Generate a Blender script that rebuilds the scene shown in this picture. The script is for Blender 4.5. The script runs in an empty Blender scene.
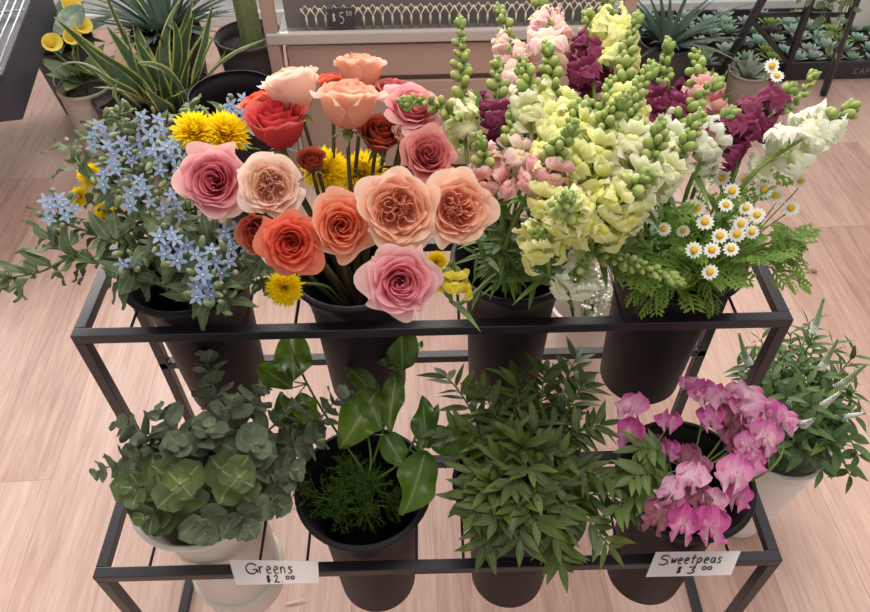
import bpy, math, random
from math import sin, cos, pi, radians as rad, sqrt
from mathutils import Vector as V, Matrix as Mx

RN = random.Random(11)
U = RN.uniform
SC = bpy.context.scene
COL = SC.collection

# ------------------------------------------------------------------ camera
FPX = 726.5
_p, _y, _r = rad(46.68), rad(.33), rad(-1.11)
CP = V((0, -.4593, 1.4456))
FW = V((sin(_y)*cos(_p), cos(_y)*cos(_p), -sin(_p)))
_R0 = V((cos(_y), -sin(_y), 0)); _U0 = _R0.cross(FW)
RT = cos(_r)*_R0 + sin(_r)*_U0
UP = -sin(_r)*_R0 + cos(_r)*_U0
cam = bpy.data.cameras.new('camera'); camo = bpy.data.objects.new('camera', cam); COL.objects.link(camo)
camo.matrix_world = Mx(((RT.x, UP.x, -FW.x, CP.x), (RT.y, UP.y, -FW.y, CP.y), (RT.z, UP.z, -FW.z, CP.z), (0, 0, 0, 1)))
cam.sensor_width = 36; cam.lens = FPX/870*36; cam.clip_start = .02; cam.clip_end = 100
SC.camera = camo

def ray(u, v): return FW + (u-435)/FPX*RT - (v-306)/FPX*UP
def at(u, v, z):
    d = ray(u, v); return CP + d*((z-CP.z)/d.z)
def aty(u, v, y):
    d = ray(u, v); return CP + d*((y-CP.y)/d.y)
def ppm(P): return FPX/((P-CP).dot(FW))
def face(P, sx, sy, k=1.):
    """a direction in the room: k towards the viewer's side, sx to the right, sy up"""
    d = (CP-P).normalized()*k + RT*sx + UP*sy
    return d.normalized()
Z = V((0, 0, 1))

# ------------------------------------------------------------------ materials
MATS = {}
def _mat(name):
    m = bpy.data.materials.new(name); m.use_nodes = True
    nt = m.node_tree; nt.nodes.clear()
    return m, nt, nt.nodes, nt.links
def lin(c):
    return tuple(((x/255)/12.92 if x/255 <= .04045 else ((x/255+.055)/1.055)**2.4) for x in c) + (1,)
def mixc(N, L, f, a, b, mode='MIX'):
    n = N.new('ShaderNodeMix'); n.data_type = 'RGBA'; n.blend_type = mode
    for k, x in ((0, f), (6, a), (7, b)):
        if isinstance(x, (int, float)): n.inputs[k].default_value = x
        elif isinstance(x, tuple): n.inputs[k].default_value = x
        else: L.new(x, n.inputs[k])
    return n.outputs[2]
def ramp(N, L, src, stops):
    r = N.new('ShaderNodeValToRGB'); L.new(src, r.inputs[0])
    e = r.color_ramp.elements
    while len(e) < len(stops): e.new(.5)
    for k, (p, c) in enumerate(stops): e[k].position = p; e[k].color = c
    return r.outputs[0]
def solid(name, c, rough=.5, metal=0., bump=0., bscale=60, var=.0, vscale=8, spec=.5, alpha_t=0.):
    if name in MATS: return MATS[name]
    m, nt, N, L = _mat(name)
    o = N.new('ShaderNodeOutputMaterial'); b = N.new('ShaderNodeBsdfPrincipled'); L.new(b.outputs[0], o.inputs[0])
    b.inputs['Roughness'].default_value = rough; b.inputs['Metallic'].default_value = metal
    b.inputs['Specular IOR Level'].default_value = spec
    tc = N.new('ShaderNodeTexCoord'); nz = N.new('ShaderNodeTexNoise'); nz.inputs['Scale'].default_value = vscale
    nz.inputs['Detail'].default_value = 5; L.new(tc.outputs['Object'], nz.inputs['Vector'])
    lc = lin(c)
    col = mixc(N, L, nz.outputs[0], tuple(max(0, x*(1-var)) for x in lc[:3])+(1,), tuple(min(1, x*(1+var)) for x in lc[:3])+(1,))
    L.new(col, b.inputs['Base Color'])
    if alpha_t: b.inputs['Transmission Weight'].default_value = alpha_t
    if bump:
        n2 = N.new('ShaderNodeTexNoise'); n2.inputs['Scale'].default_value = bscale; L.new(tc.outputs['Object'], n2.inputs['Vector'])
        bp = N.new('ShaderNodeBump'); bp.inputs['Strength'].default_value = bump; bp.inputs['Distance'].default_value = .003
        L.new(n2.outputs[0], bp.inputs['Height']); L.new(bp.outputs[0], b.inputs['Normal'])
    MATS[name] = m; return m
def organ(name, stops, rough=.5, tl=.3, var=.12, vein=0., edge=None, rvar=None, tint=1.0, spec=.4, sub=0.):
    """petals and leaves: colour runs along the organ (attribute x = base to tip, y = own random, z = across)"""
    if name in MATS: return MATS[name]
    m, nt, N, L = _mat(name)
    o = N.new('ShaderNodeOutputMaterial'); b = N.new('ShaderNodeBsdfPrincipled')
    at_ = N.new('ShaderNodeAttribute'); at_.attribute_name = 'tr'
    sp = N.new('ShaderNodeSeparateXYZ'); L.new(at_.outputs['Vector'], sp.inputs[0])
    col = ramp(N, L, sp.outputs[0], [(p, lin(c)) for p, c in stops])
    if rvar:
        ff = N.new('ShaderNodeMath'); ff.operation = 'MULTIPLY'; L.new(sp.outputs[1], ff.inputs[0]); ff.inputs[1].default_value = .75
        col = mixc(N, L, ff.outputs[0], col, lin(rvar))
    if edge:   # edge = (threshold, colour)
        ab = N.new('ShaderNodeMath'); ab.operation = 'ABSOLUTE'; L.new(sp.outputs[2], ab.inputs[0])
        gt = N.new('ShaderNodeMapRange'); gt.inputs[1].default_value = edge[0]; gt.inputs[2].default_value = edge[0]+.12; L.new(ab.outputs[0], gt.inputs[0])
        col = mixc(N, L, gt.outputs[0], col, lin(edge[1]))
    if vein:   # pale midrib
        ab = N.new('ShaderNodeMath'); ab.operation = 'ABSOLUTE'; L.new(sp.outputs[2], ab.inputs[0])
        lt = N.new('ShaderNodeMapRange'); lt.inputs[1].default_value = .12; lt.inputs[2].default_value = 0; lt.inputs[3].default_value = 0; lt.inputs[4].default_value = vein
        L.new(ab.outputs[0], lt.inputs[0])
        col = mixc(N, L, lt.outputs[0], col, lin((190, 205, 140)))
    tc = N.new('ShaderNodeTexCoord'); nz = N.new('ShaderNodeTexNoise'); nz.inputs['Scale'].default_value = 60; L.new(tc.outputs['Object'], nz.inputs['Vector'])
    mr = N.new('ShaderNodeMapRange'); mr.inputs[1].default_value = .3; mr.inputs[2].default_value = .7; mr.inputs[3].default_value = 1-var; mr.inputs[4].default_value = 1+var
    L.new(nz.outputs[0], mr.inputs[0])
    hs = N.new('ShaderNodeHueSaturation'); L.new(col, hs.inputs['Color']); L.new(mr.outputs[0], hs.inputs['Value'])
    col = hs.outputs[0]
    L.new(col, b.inputs['Base Color']); b.inputs['Roughness'].default_value = rough
    b.inputs['Specular IOR Level'].default_value = spec
    if sub:
        b.inputs['Subsurface Weight'].default_value = sub; b.inputs['Subsurface Scale'].default_value = .01
    t = N.new('ShaderNodeBsdfTranslucent'); L.new(col, t.inputs[0])
    mx = N.new('ShaderNodeMixShader'); mx.inputs[0].default_value = tl
    L.new(b.outputs[0], mx.inputs[1]); L.new(t.outputs[0], mx.inputs[2]); L.new(mx.outputs[0], o.inputs[0])
    MATS[name] = m; return m

# ------------------------------------------------------------------ mesh builder
class MB:
    def __init__(s): s.v = []; s.f = []; s.a = []; s.m = []
    def grid(s, fn, nu, nv, X=None, m=0, r=0., wrap=False, tfn=None):
        """fn(a,b) a in -1..1 across (or 0..1 round when wrap), b in 0..1 along"""
        o = len(s.v); n = nu if wrap else nu+1
        for j in range(nv+1):
            b = j/nv
            for i in range(n):
                a = i/nu if wrap else -1+2*i/nu
                p = V(fn(a, b)); s.v.append(X @ p if X else p)
                s.a.append((tfn(a, b) if tfn else b, r, 0 if wrap else a))
        for j in range(nv):
            for i in range(nu):
                i2 = (i+1) % n if wrap else i+1
                s.f.append((o+j*n+i, o+j*n+i2, o+(j+1)*n+i2, o+(j+1)*n+i)); s.m.append(m)
    def tube(s, pts, rads, n=6, m=0, r=0., cap=True, t0=0., t1=1.):
        if isinstance(rads, (int, float)): rads = [rads]*len(pts)
        pts = [V(p) for p in pts]; o = len(s.v); ref = None; L = len(pts)
        for i, p in enumerate(pts):
            d = (pts[min(i+1, L-1)]-pts[max(i-1, 0)])
            d = d.normalized() if d.length > 1e-9 else V((0, 0, 1))
            if ref is None: ref = d.orthogonal().normalized()
            ref = (ref - d*ref.dot(d)); ref = ref.normalized() if ref.length > 1e-6 else d.orthogonal().normalized()
            q = d.cross(ref)
            for k in range(n):
                a = 2*pi*k/n
                s.v.append(p + (ref*cos(a)+q*sin(a))*rads[i]); s.a.append((t0+(t1-t0)*i/(L-1), r, 0))
        for i in range(L-1):
            for k in range(n):
                k2 = (k+1) % n
                s.f.append((o+i*n+k, o+i*n+k2, o+(i+1)*n+k2, o+(i+1)*n+k)); s.m.append(m)
        if cap:
            s.f.append(tuple(o+k for k in reversed(range(n)))); s.m.append(m)
            s.f.append(tuple(o+(L-1)*n+k for k in range(n))); s.m.append(m)
    def ball(s, X, n=8, k=5, m=0, r=0.):
        o = len(s.v)
        s.v.append(X @ V((0, 0, -1))); s.a.append((0, r, 0))
        for j in range(1, k):
            th = pi*j/k
            for i in range(n):
                a = 2*pi*i/n
                s.v.append(X @ V((sin(th)*cos(a), sin(th)*sin(a), -cos(th)))); s.a.append((j/k, r, 0))
        s.v.append(X @ V((0, 0, 1))); s.a.append((1, r, 0)); e = len(s.v)-1
        for i in range(n):
            i2 = (i+1) % n
            s.f.append((o, o+1+i2, o+1+i)); s.m.append(m)
            s.f.append((e, o+1+(k-2)*n+i, o+1+(k-2)*n+i2)); s.m.append(m)
            for j in range(k-2):
                s.f.append((o+1+j*n+i, o+1+j*n+i2, o+1+(j+1)*n+i2, o+1+(j+1)*n+i)); s.m.append(m)
    def box(s, c, d, X=None, m=0, bev=0):
        o = len(s.v); c = V(c); hx, hy, hz = d[0]/2, d[1]/2, d[2]/2
        for x in (-1, 1):
            for y in (-1, 1):
                for z in (-1, 1):
                    p = c + V((x*hx, y*hy, z*hz)); s.v.append(X @ p if X else p); s.a.append((0, 0, 0))
        for f in ((0, 1, 3, 2), (4, 6, 7, 5), (0, 4, 5, 1), (2, 3, 7, 6), (0, 2, 6, 4), (1, 5, 7, 3)):
            s.f.append(tuple(o+i for i in f)); s.m.append(m)
    def lathe(s, prof, c=(0, 0, 0), n=40, m=0, X=None):
        o = len(s.v); c = V(c); L = len(prof)
        for j, (r, z) in enumerate(prof):
            for i in range(n):
                a = 2*pi*i/n; p = c+V((r*cos(a), r*sin(a), z)); s.v.append(X @ p if X else p); s.a.append((j/(L-1), 0, 0))
        for j in range(L-1):
            for i in range(n):
                i2 = (i+1) % n
                s.f.append((o+j*n+i, o+j*n+i2, o+(j+1)*n+i2, o+(j+1)*n+i)); s.m.append(m)
        for j in (0, L-1):
            if prof[j][0] > 1e-6:
                s.f.append(tuple(o+j*n+i for i in (range(n) if j else reversed(range(n))))); s.m.append(m)
    def mesh(s, name, mats, smooth=True):
        me = bpy.data.meshes.new(name)
        me.from_pydata([tuple(p) for p in s.v], [], s.f)
        if not isinstance(mats, (list, tuple)): mats = [mats]
        for mt in mats: me.materials.append(mt)
        me.polygons.foreach_set('material_index', s.m)
        me.polygons.foreach_set('use_smooth', [smooth]*len(s.f))
        at_ = me.attributes.new('tr', 'FLOAT_VECTOR', 'POINT')
        at_.data.foreach_set('vector', [x for t in s.a for x in t])
        me.update()
        return me

def obj(name, me, parent=None, M=None, label=None, bevel=0):
    """link a mesh whose coordinates (after M) are in the room; parts get coordinates relative to their thing"""
    o = bpy.data.objects.new(name, me); COL.objects.link(o)
    M = M or Mx.Identity(4)
    if parent is not None:
        o.parent = parent
        par = parent; T = Mx.Identity(4)
        while par is not None: T = par.matrix_basis @ T; par = par.parent
        o.matrix_basis = T.inverted() @ M
    else: o.matrix_basis = M
    if label: o['label'] = label
    if bevel:
        b = o.modifiers.new('bevel', 'BEVEL'); b.width = bevel; b.segments = 2; b.limit_method = 'ANGLE'
    return o
def tag(o, label, cat, group=None):
    o['label'] = label; o['category'] = cat
    if group: o['group'] = group
    return o
def thing(name, loc, label, cat, group=None, rz=0):
    o = bpy.data.objects.new(name, None); COL.objects.link(o); o.location = loc; o.rotation_euler = (0, 0, rz)
    o.empty_display_size = .02
    o.matrix_basis = Mx.Translation(V(loc)) @ Mx.Rotation(rz, 4, 'Z')
    return tag(o, label, cat, group)
def struct(name, me, bevel=0):
    o = obj(name, me, bevel=bevel); o['kind'] = 'structure'; return o
def solo(name, me, label, cat, group=None, base=None, bevel=0):
    """a thing that is one mesh, origin at its base"""
    base = V(base) if base is not None else V((0, 0, 0))
    me.transform(Mx.Translation(-base))
    o = obj(name, me, None, Mx.Translation(base), bevel=bevel); return tag(o, label, cat, group)

def frame(p, z, up=Z, s=1.):
    z = V(z).normalized(); y = V(up)-z*V(up).dot(z)
    if y.length < 1e-4: y = z.orthogonal()
    y.normalize(); x = y.cross(z)
    sx, sy, sz = (s, s, s) if isinstance(s, (int, float)) else s
    return Mx(((x.x*sx, y.x*sy, z.x*sz, p[0]), (x.y*sx, y.y*sy, z.y*sz, p[1]), (x.z*sx, y.z*sy, z.z*sz, p[2]), (0, 0, 0, 1)))
def bez(p0, p1, p2, p3, n=10):
    o = []
    for i in range(n+1):
        t = i/n; o.append(p0*(1-t)**3 + p1*3*t*(1-t)**2 + p2*3*t*t*(1-t) + p3*t**3)
    return o
def rnd_dir(): 
    while 1:
        d = V((U(-1, 1), U(-1, 1), U(-1, 1)))
        if .1 < d.length < 1: return d.normalized()

def leaf(mb, base, d, nrm, L, W, a=.8, b=1., fold=.25, droop=.2, wavy=0., m=0, nu=2, nv=6, twist=0., lobes=0.):
    """a leaf from base along d, its upper face towards nrm"""
    X = frame(base, d, nrm); ph = U(0, 6.3)
    r = U(0, 1)
    def fn(s, t):
        w = W/2*max(sin(pi*min(t, 1)**a), 0)**b
        if lobes: w *= 1-lobes*abs(sin(pi*4*t))
        x = s*w
        y = abs(s)*w*fold - droop*L*t*t + wavy*W*sin(t*9+ph)*s*s
        a_ = twist*t
        return (x*cos(a_)-y*sin(a_), x*sin(a_)+y*cos(a_), L*t)
    mb.grid(fn, nu, nv, X, m, r)
def disc_leaf(mb, base, d, nrm, L, cup=.15, m=0, nu=4, nv=5, W=1.):
    """round leaf"""
    X = frame(base, d, nrm); r = U(0, 1)
    def fn(s, t):
        q = 2*t-1; w = L/2*W*sqrt(max(1-q*q, 0))
        x = s*w; y = cup*L*((s*w/(L/2))**2 + q*q*.6) + .07*L*sin(3*s+5*t+r*6)
        return (x, y, L*t*1.02)
    mb.grid(fn, nu, nv, X, m, r)

# ------------------------------------------------------------------ the stuff things are made of
m_black = solid('black_powder_coated_steel', (34, 29, 37), .38, 0, .15, 300, .1, spec=.6)
m_bucket = solid('black_plastic', (25, 19, 24), .55, 0, .1, 30, .15, spec=.28)
m_white = solid('white_plastic', (225, 216, 206), .4, var=.04)
m_whitepot = solid('white_pot_plastic', (238, 232, 226), .45, var=.04)
m_stem = organ('green_stem', [(0, (70, 95, 45)), (1, (105, 135, 60))], .5, .1)
m_rosestem = organ('rose_stem', [(0, (70, 60, 40)), (1, (85, 80, 45))], .5, .05)
m_sepal = organ('sepal_green', [(0, (95, 115, 60)), (1, (125, 140, 75))], .5, .2)
m_card = solid('white_card', (240, 228, 224), .7, var=.02)
m_ink = solid('black_ink', (40, 34, 40), .6)

# ------------------------------------------------------------------ the setting
def wood():
    m, nt, N, L = _mat('pink_oak_vinyl_planks')
    o = N.new('ShaderNodeOutputMaterial'); b = N.new('ShaderNodeBsdfPrincipled'); L.new(b.outputs[0], o.inputs[0])
    tc = N.new('ShaderNodeTexCoord'); mp = N.new('ShaderNodeMapping'); mp.inputs['Rotation'].default_value[2] = rad(88)
    L.new(tc.outputs['Object'], mp.inputs[0])
    br = N.new('ShaderNodeTexBrick'); L.new(mp.outputs[0], br.inputs['Vector'])
    br.offset = .37; br.inputs['Scale'].default_value = 1; br.inputs['Brick Width'].default_value = 1.15; br.inputs['Row Height'].default_value = .17
    br.inputs['Mortar Size'].default_value = .0012; br.inputs['Mortar Smooth'].default_value = .4
    br.inputs['Color1'].default_value = (0, 0, 0, 1); br.inputs['Color2'].default_value = (1, 1, 1, 1); br.inputs['Mortar'].default_value = (.4, .4, .4, 1)
    mp2 = N.new('ShaderNodeMapping'); mp2.inputs['Scale'].default_value = (1.2, 14, 1); L.new(mp.outputs[0], mp2.inputs[0])
    ad = N.new('ShaderNodeVectorMath'); ad.operation = 'ADD'; L.new(mp2.outputs[0], ad.inputs[0])
    sc = N.new('ShaderNodeVectorMath'); sc.operation = 'SCALE'; sc.inputs[3].default_value = 13; L.new(br.outputs[0], sc.inputs[0]); L.new(sc.outputs[0], ad.inputs[1])
    g = N.new('ShaderNodeTexNoise'); g.inputs['Scale'].default_value = 2.2; g.inputs['Detail'].default_value = 8; g.inputs['Distortion'].default_value = 1.2; L.new(ad.outputs[0], g.inputs['Vector'])
    g2 = N.new('ShaderNodeTexNoise'); g2.inputs['Scale'].default_value = 11; g2.inputs['Detail'].default_value = 5; L.new(ad.outputs[0], g2.inputs['Vector'])
    c = ramp(N, L, g.outputs[0], [(.3, lin((164, 122, 108))), (.5, lin((200, 164, 150))), (.7, lin((222, 192, 180)))])
    c = mixc(N, L, .35, c, ramp(N, L, g2.outputs[0], [(.35, lin((156, 112, 98))), (.65, lin((228, 198, 184)))]))
    c = mixc(N, L, .45, c, ramp(N, L, br.outputs[0], [(0, lin((172, 126, 112))), (1, lin((230, 198, 182)))]))
    f = N.new('ShaderNodeMath'); f.operation = 'MULTIPLY'; f.inputs[1].default_value = .35; L.new(br.outputs[1], f.inputs[0])
    c = mixc(N, L, f.outputs[0], c, lin((130, 92, 80)))
    L.new(c, b.inputs['Base Color']); b.inputs['Roughness'].default_value = .42
    bp = N.new('ShaderNodeBump'); bp.inputs['Strength'].default_value = .12; bp.inputs['Distance'].default_value = .002
    L.new(g2.outputs[0], bp.inputs['Height']); L.new(bp.outputs[0], b.inputs['Normal'])
    return m
mb = MB(); mb.box((0, 1.1, -.02), (6.4, 4.4, .04)); struct('floor', mb.mesh('floor', wood(), False))

m_wall = solid('pale_painted_boarding', (226, 232, 236), .6, var=.03)
WY = 2.62
mb = MB()
for k in range(3): mb.box((0, WY+.05, .075+.15*k), (6.4, .1, .143))
mb.box((0, WY+.06, .225), (6.4, .09, .45))
struct('wall_back', mb.mesh('wall_back', m_wall, False))
mb = MB(); mb.box((0, WY-.012, .03), (6.4, .024, .06)); struct('baseboard_back', mb.mesh('baseboard_back', solid('white_trim', (232, 234, 236), .5), False), bevel=.003)
m_glass = None
def glass(name, rough=.02):
    m, nt, N, L = _mat(name)
    o = N.new('ShaderNodeOutputMaterial'); g = N.new('ShaderNodeBsdfTransparent'); s = N.new('ShaderNodeBsdfGlossy'); s.inputs['Roughness'].default_value = rough
    lw = N.new('ShaderNodeFresnel'); lw.inputs[0].default_value = 1.45; mx = N.new('ShaderNodeMixShader')
    L.new(lw.outputs[0], mx.inputs[0]); L.new(g.outputs[0], mx.inputs[1]); L.new(s.outputs[0], mx.inputs[2]); L.new(mx.outputs[0], o.inputs[0])
    return m
m_glass = glass('window_glass')
m_frame = solid('white_window_frame', (235, 235, 235), .5)
for n in range(3):
    x0 = -3.2+n*2.134; x1 = x0+2.134
    mb = MB()
    for (cx, cz, w, h) in ((x0+.04, 1.45, .08, 2.0), (x1-.04, 1.45, .08, 2.0), ((x0+x1)/2, .48, 2.134-.16, .06), ((x0+x1)/2, 2.42, 2.134-.16, .06)):
        mb.box((cx, WY+.05, cz), (w, .08, h))
    w = struct('window_%d' % (n+1), mb.mesh('window', m_frame, False))
    mb = MB(); mb.box(((x0+x1)/2, WY+.05, 1.45), (1.974, .006, 1.88)); obj('glass_pane', mb.mesh('pane', m_glass, False), w)

# ------------------------------------------------------------------ light
wd = bpy.data.worlds.new('world'); SC.world = wd; wd.use_nodes = True
bg = wd.node_tree.nodes['Background']; bg.inputs[0].default_value = (1.0, .955, .92, 1); bg.inputs[1].default_value = .46
def area(name, loc, target, size, size_y, power, col=(1, 1, 1)):
    l = bpy.data.lights.new(name, 'AREA'); l.shape = 'RECTANGLE'; l.size = size; l.size_y = size_y; l.energy = power; l.color = col
    o = bpy.data.objects.new(name, l); COL.objects.link(o); o.location = loc
    o.rotation_euler = (V(target)-V(loc)).to_track_quat('-Z', 'Y').to_euler()
    return o
area('window_daylight', (-.6, 3.1, 1.9), (-.1, .6, .3), 5.2, 1.9, 225, (1, .965, .93))
area('ceiling_lamp', (.3, .5, 2.7), (.1, .5, 0), 1.6, 1.1, 30, (1, .93, .86))

# ------------------------------------------------------------------ the rack
ZU, ZL, YU, YB, YM = .6747, .3947, .2253, .402, .178
B = .0165
def bar(mb, a, b, w=B, w2=None):
    a, b = V(a), V(b); d = (b-a); X = frame((a+b)/2, d, Z if abs(d.normalized().z) < .9 else V((0, 1, 0)))
    mb.box((0, 0, 0), (w, w2 or w, d.length), X)
def wires(zz, y0, y1, parent):
    for cx in HX:
        for s in (-1, 1):
            mb = MB(); x = cx+s*.082; mb.tube([(x, y0, zz), (x, y1, zz)], .0022, 6)
            obj('wire', mb.mesh('wire', m_black), parent)
HX = (-.349, -.114, .12, .353)
rack = thing('plant_stand', (0, .2, 0), 'black metal two-tier stepped stand holding rows of flower buckets', 'plant stand')
def tier(name, z, y0, y1, mids=(), ys=None):
    mb = MB(); ys = ys or y1
    bar(mb, (-.5-B/2, y0, z), (.5+B/2, y0, z)); bar(mb, (-.5-B/2, y1, z), (.5+B/2, y1, z))
    for x in (-.5, .5): bar(mb, (x, y0+B/2, z), (x, ys-B/2, z))
    for ym in mids: bar(mb, (-.5+B/2, ym, z), (.5-B/2, ym, z))
    obj(name, mb.mesh(name, m_black, False), rack, bevel=.0012)
tier('upper_frame', ZU, YU, YB)
tier('lower_frame', ZL, 0, YB, (YM,), YU)
wires(ZU, YU, YB, rack); wires(ZL, 0, YM, rack)
for sx in (-.5, .5):
    for y, z0, z1 in ((0, .012, ZL-B/2), (YU, .012, ZU-B/2), (YB, .012, ZU-B/2), ):
        mb = MB(); bar(mb, (sx, y, z0), (sx, y, z1)); obj('leg', mb.mesh('leg', m_black, False), rack, bevel=.0012)
    mb = MB(); bar(mb, (sx, -.05, .0085), (sx, YB+.04, .0085)); obj('floor_rail', mb.mesh('rail', m_black, False), rack, bevel=.0012)
    mb = MB(); mb.ball(frame((sx-.0135*(1 if sx > 0 else -1), YB-.012, ZL+.012), (1, 0, 0), s=(.006, .006, .005)))
    obj('bolt', mb.mesh('bolt', m_black), rack)

# ------------------------------------------------------------------ buckets
def bucket(name, x, y, zr, R, h, mat, label, cat='bucket', group=None, collar=True, Rb=None, th=.003, rings=(), tilt=None):
    Rb = Rb or R*.66
    out = [(Rb*.97, 0), (Rb, .004)]
    if collar:
        out += [(R*.74, h*.66), (R*.775, h*.78), (R*.84, h*.86), (R*.955, h*.955), (R*.985, h*.965), (R, h*.97), (R, h*.995), (R*.99, h)]
    else:
        for k in range(1, 9):
            t = k/9; rr = Rb+(R*.97-Rb)*t
            out.append((rr, h*t*.96))
        out += [(R*.97, h*.955), (R, h*.96), (R, h*.993), (R*.99, h)]
    inn = [(max(r-th*1.6, .001), z) for r, z in reversed(out[1:])]; inn[-1] = (inn[-1][0], .006)
    t = thing(name, (x, y, zr-h), label, cat, group)
    mb = MB(); prof = out+inn+[(.0005, .006)]
    mb.lathe(prof, (x, y, zr-h), 48)
    for q in rings:
        rr = Rb+(R-Rb)*q
        mb.lathe([(rr-.002, h*q-.003), (rr+.0025, h*q-.002), (rr+.0025, h*q+.002), (rr-.002, h*q+.003)], (x, y, zr-h), 48)
    obj('body', mb.mesh('body', mat), t)
    return t
def rimband(t, x, y, zr, R, mat, w=.006):
    mb = MB(); pts = [(x+R*cos(2*pi*k/48), y+R*sin(2*pi*k/48), zr-.003) for k in range(49)]
    mb.tube(pts, .0026, 6, cap=False); obj('rim', mb.mesh('rim', mat), t)
UX = (-.352, -.112, .12, .355); UY = .313; UZ = .726
UB = []
for k, (R, lab) in enumerate(((.098, 'black bucket on the upper tier holding the pale blue starry flowers'),
        (.096, 'black bucket on the upper tier holding the roses'),
        (.09, 'black bucket on the upper tier under the lemon snapdragons, third from left'),
        (.1, 'black bucket on the upper tier at the right end, holding white daisies'))):
    b = bucket('flower_bucket', UX[k], UY, UZ, R, .285, m_bucket, lab, 'bucket', 'black flower buckets on the upper tier')
    rimband(b, UX[k], UY, UZ, R, m_bucket); UB.append((UX[k], UY, UZ, R))
LX = (-.349, -.108, .124, .37); LY = .089; LZ = .482
LB = []
for k, (R, lab) in enumerate(((.105, ''), (.1, 'black bucket on the lower tier holding feathery green fern and broad leaves'),
        (.098, 'black bucket on the lower tier hidden under a bush of glossy pointed leaves'),
        (.1, 'black bucket on the lower tier holding pink sweet peas'))):
    if k:
        b = bucket('flower_bucket', LX[k], LY, LZ, R, .325, m_bucket, lab, 'bucket', 'black flower buckets on the lower tier')
        rimband(b, LX[k], LY, LZ, R, m_bucket)
    else:
        b = bucket('flower_bucket', LX[0], LY, LZ+.012, .1, .345, m_white, 'white plastic bucket on the lower tier holding round-leaved eucalyptus', 'bucket', None, Rb=.07, rings=(.2,))
        rimband(b, LX[0], LY, LZ+.012, .1, m_white)
    LB.append((LX[k], LY, LZ, R))
WBX, WBY, WBZ, WBR = .635, .27, .3, .088
b = bucket('flower_bucket', WBX, WBY, WBZ, WBR, .3, m_whitepot, 'white bucket on the floor right of the stand, full of white-spiked leafy stems', 'bucket', None, collar=False, Rb=.055)
rimband(b, WBX, WBY, WBZ, WBR, m_whitepot)
PBX, PBY, PBZ, PBR = .35, .66, .27, .088
b = bucket('flower_bucket', PBX, PBY, PBZ, PBR, .27, m_white, 'pale bucket on the floor behind the stand holding tiny white filler blossom', 'bucket', None, collar=False, Rb=.06)
rimband(b, PBX, PBY, PBZ, PBR, m_white)

def to_bucket(bk, P, i=None, sink=.17, spread=.55):
    """where a stem crosses the rim of bucket bk and where it ends, leaning from P"""
    x, y, z, R = bk
    d = V((P.x-x, P.y-y, 0)); L = d.length; d = d/L if L > 1e-5 else V((1, 0, 0))
    a = U(-.5, .5); d = V((d.x*cos(a)-d.y*sin(a), d.x*sin(a)+d.y*cos(a), 0))
    rr = R*min(.72, max(.1, L/.2))*U(.7, 1)*spread/.55
    rr = min(rr, R*.78)
    Q = V((x, y, z))+d*rr
    E_ = V((x, y, z-sink))-d*R*U(.05, .35)
    return Q, E_
def stem_path(P, tang, Q, E_, n=12, slack=.35):
    L = (P-Q).length
    a = bez(P, P+tang.normalized()*L*slack, Q+(Q-E_).normalized()*L*.3, Q, n)
    return a + [Q*(1-t)+E_*t for t in (.5, 1)]

# ------------------------------------------------------------------ roses
ROSE = {
 'pink':   [(0, (224, 112, 128)), (.5, (226, 132, 146)), (.85, (238, 168, 176)), (1, (246, 205, 196))],
 'peach':  [(0, (240, 152, 122)), (.5, (245, 184, 156)), (.85, (247, 202, 176)), (1, (250, 218, 196))],
 'cream':  [(0, (244, 186, 154)), (.5, (246, 208, 184)), (.85, (249, 222, 204)), (1, (251, 232, 216))],
 'apricot': [(0, (238, 128, 88)), (.5, (238, 140, 104)), (.85, (243, 162, 128)), (1, (247, 190, 160))],
 'coral':  [(0, (222, 84, 66)), (.5, (232, 104, 82)), (.85, (240, 128, 102)), (1, (236, 140, 112))],
 'red':    [(0, (196, 48, 58)), (.5, (216, 72, 78)), (.85, (226, 96, 98)), (1, (232, 124, 116))],
 'dusky':  [(0, (218, 112, 116)), (.5, (214, 118, 122)), (.85, (226, 146, 144)), (1, (234, 172, 162))],
 'softpink': [(0, (232, 128, 148)), (.5, (236, 150, 164)), (.85, (243, 180, 186)), (1, (248, 210, 206))],
 'darkened':  [(0, (150, 56, 44)), (.5, (178, 78, 62)), (.85, (196, 98, 78)), (1, (205, 120, 96))],  # coral with shade painted into the petals; the dark red roses share it
}
def rose_mat(c): return organ('rose_petal_'+c, ROSE[c], .55, .45, .05, spec=.25)
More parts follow.
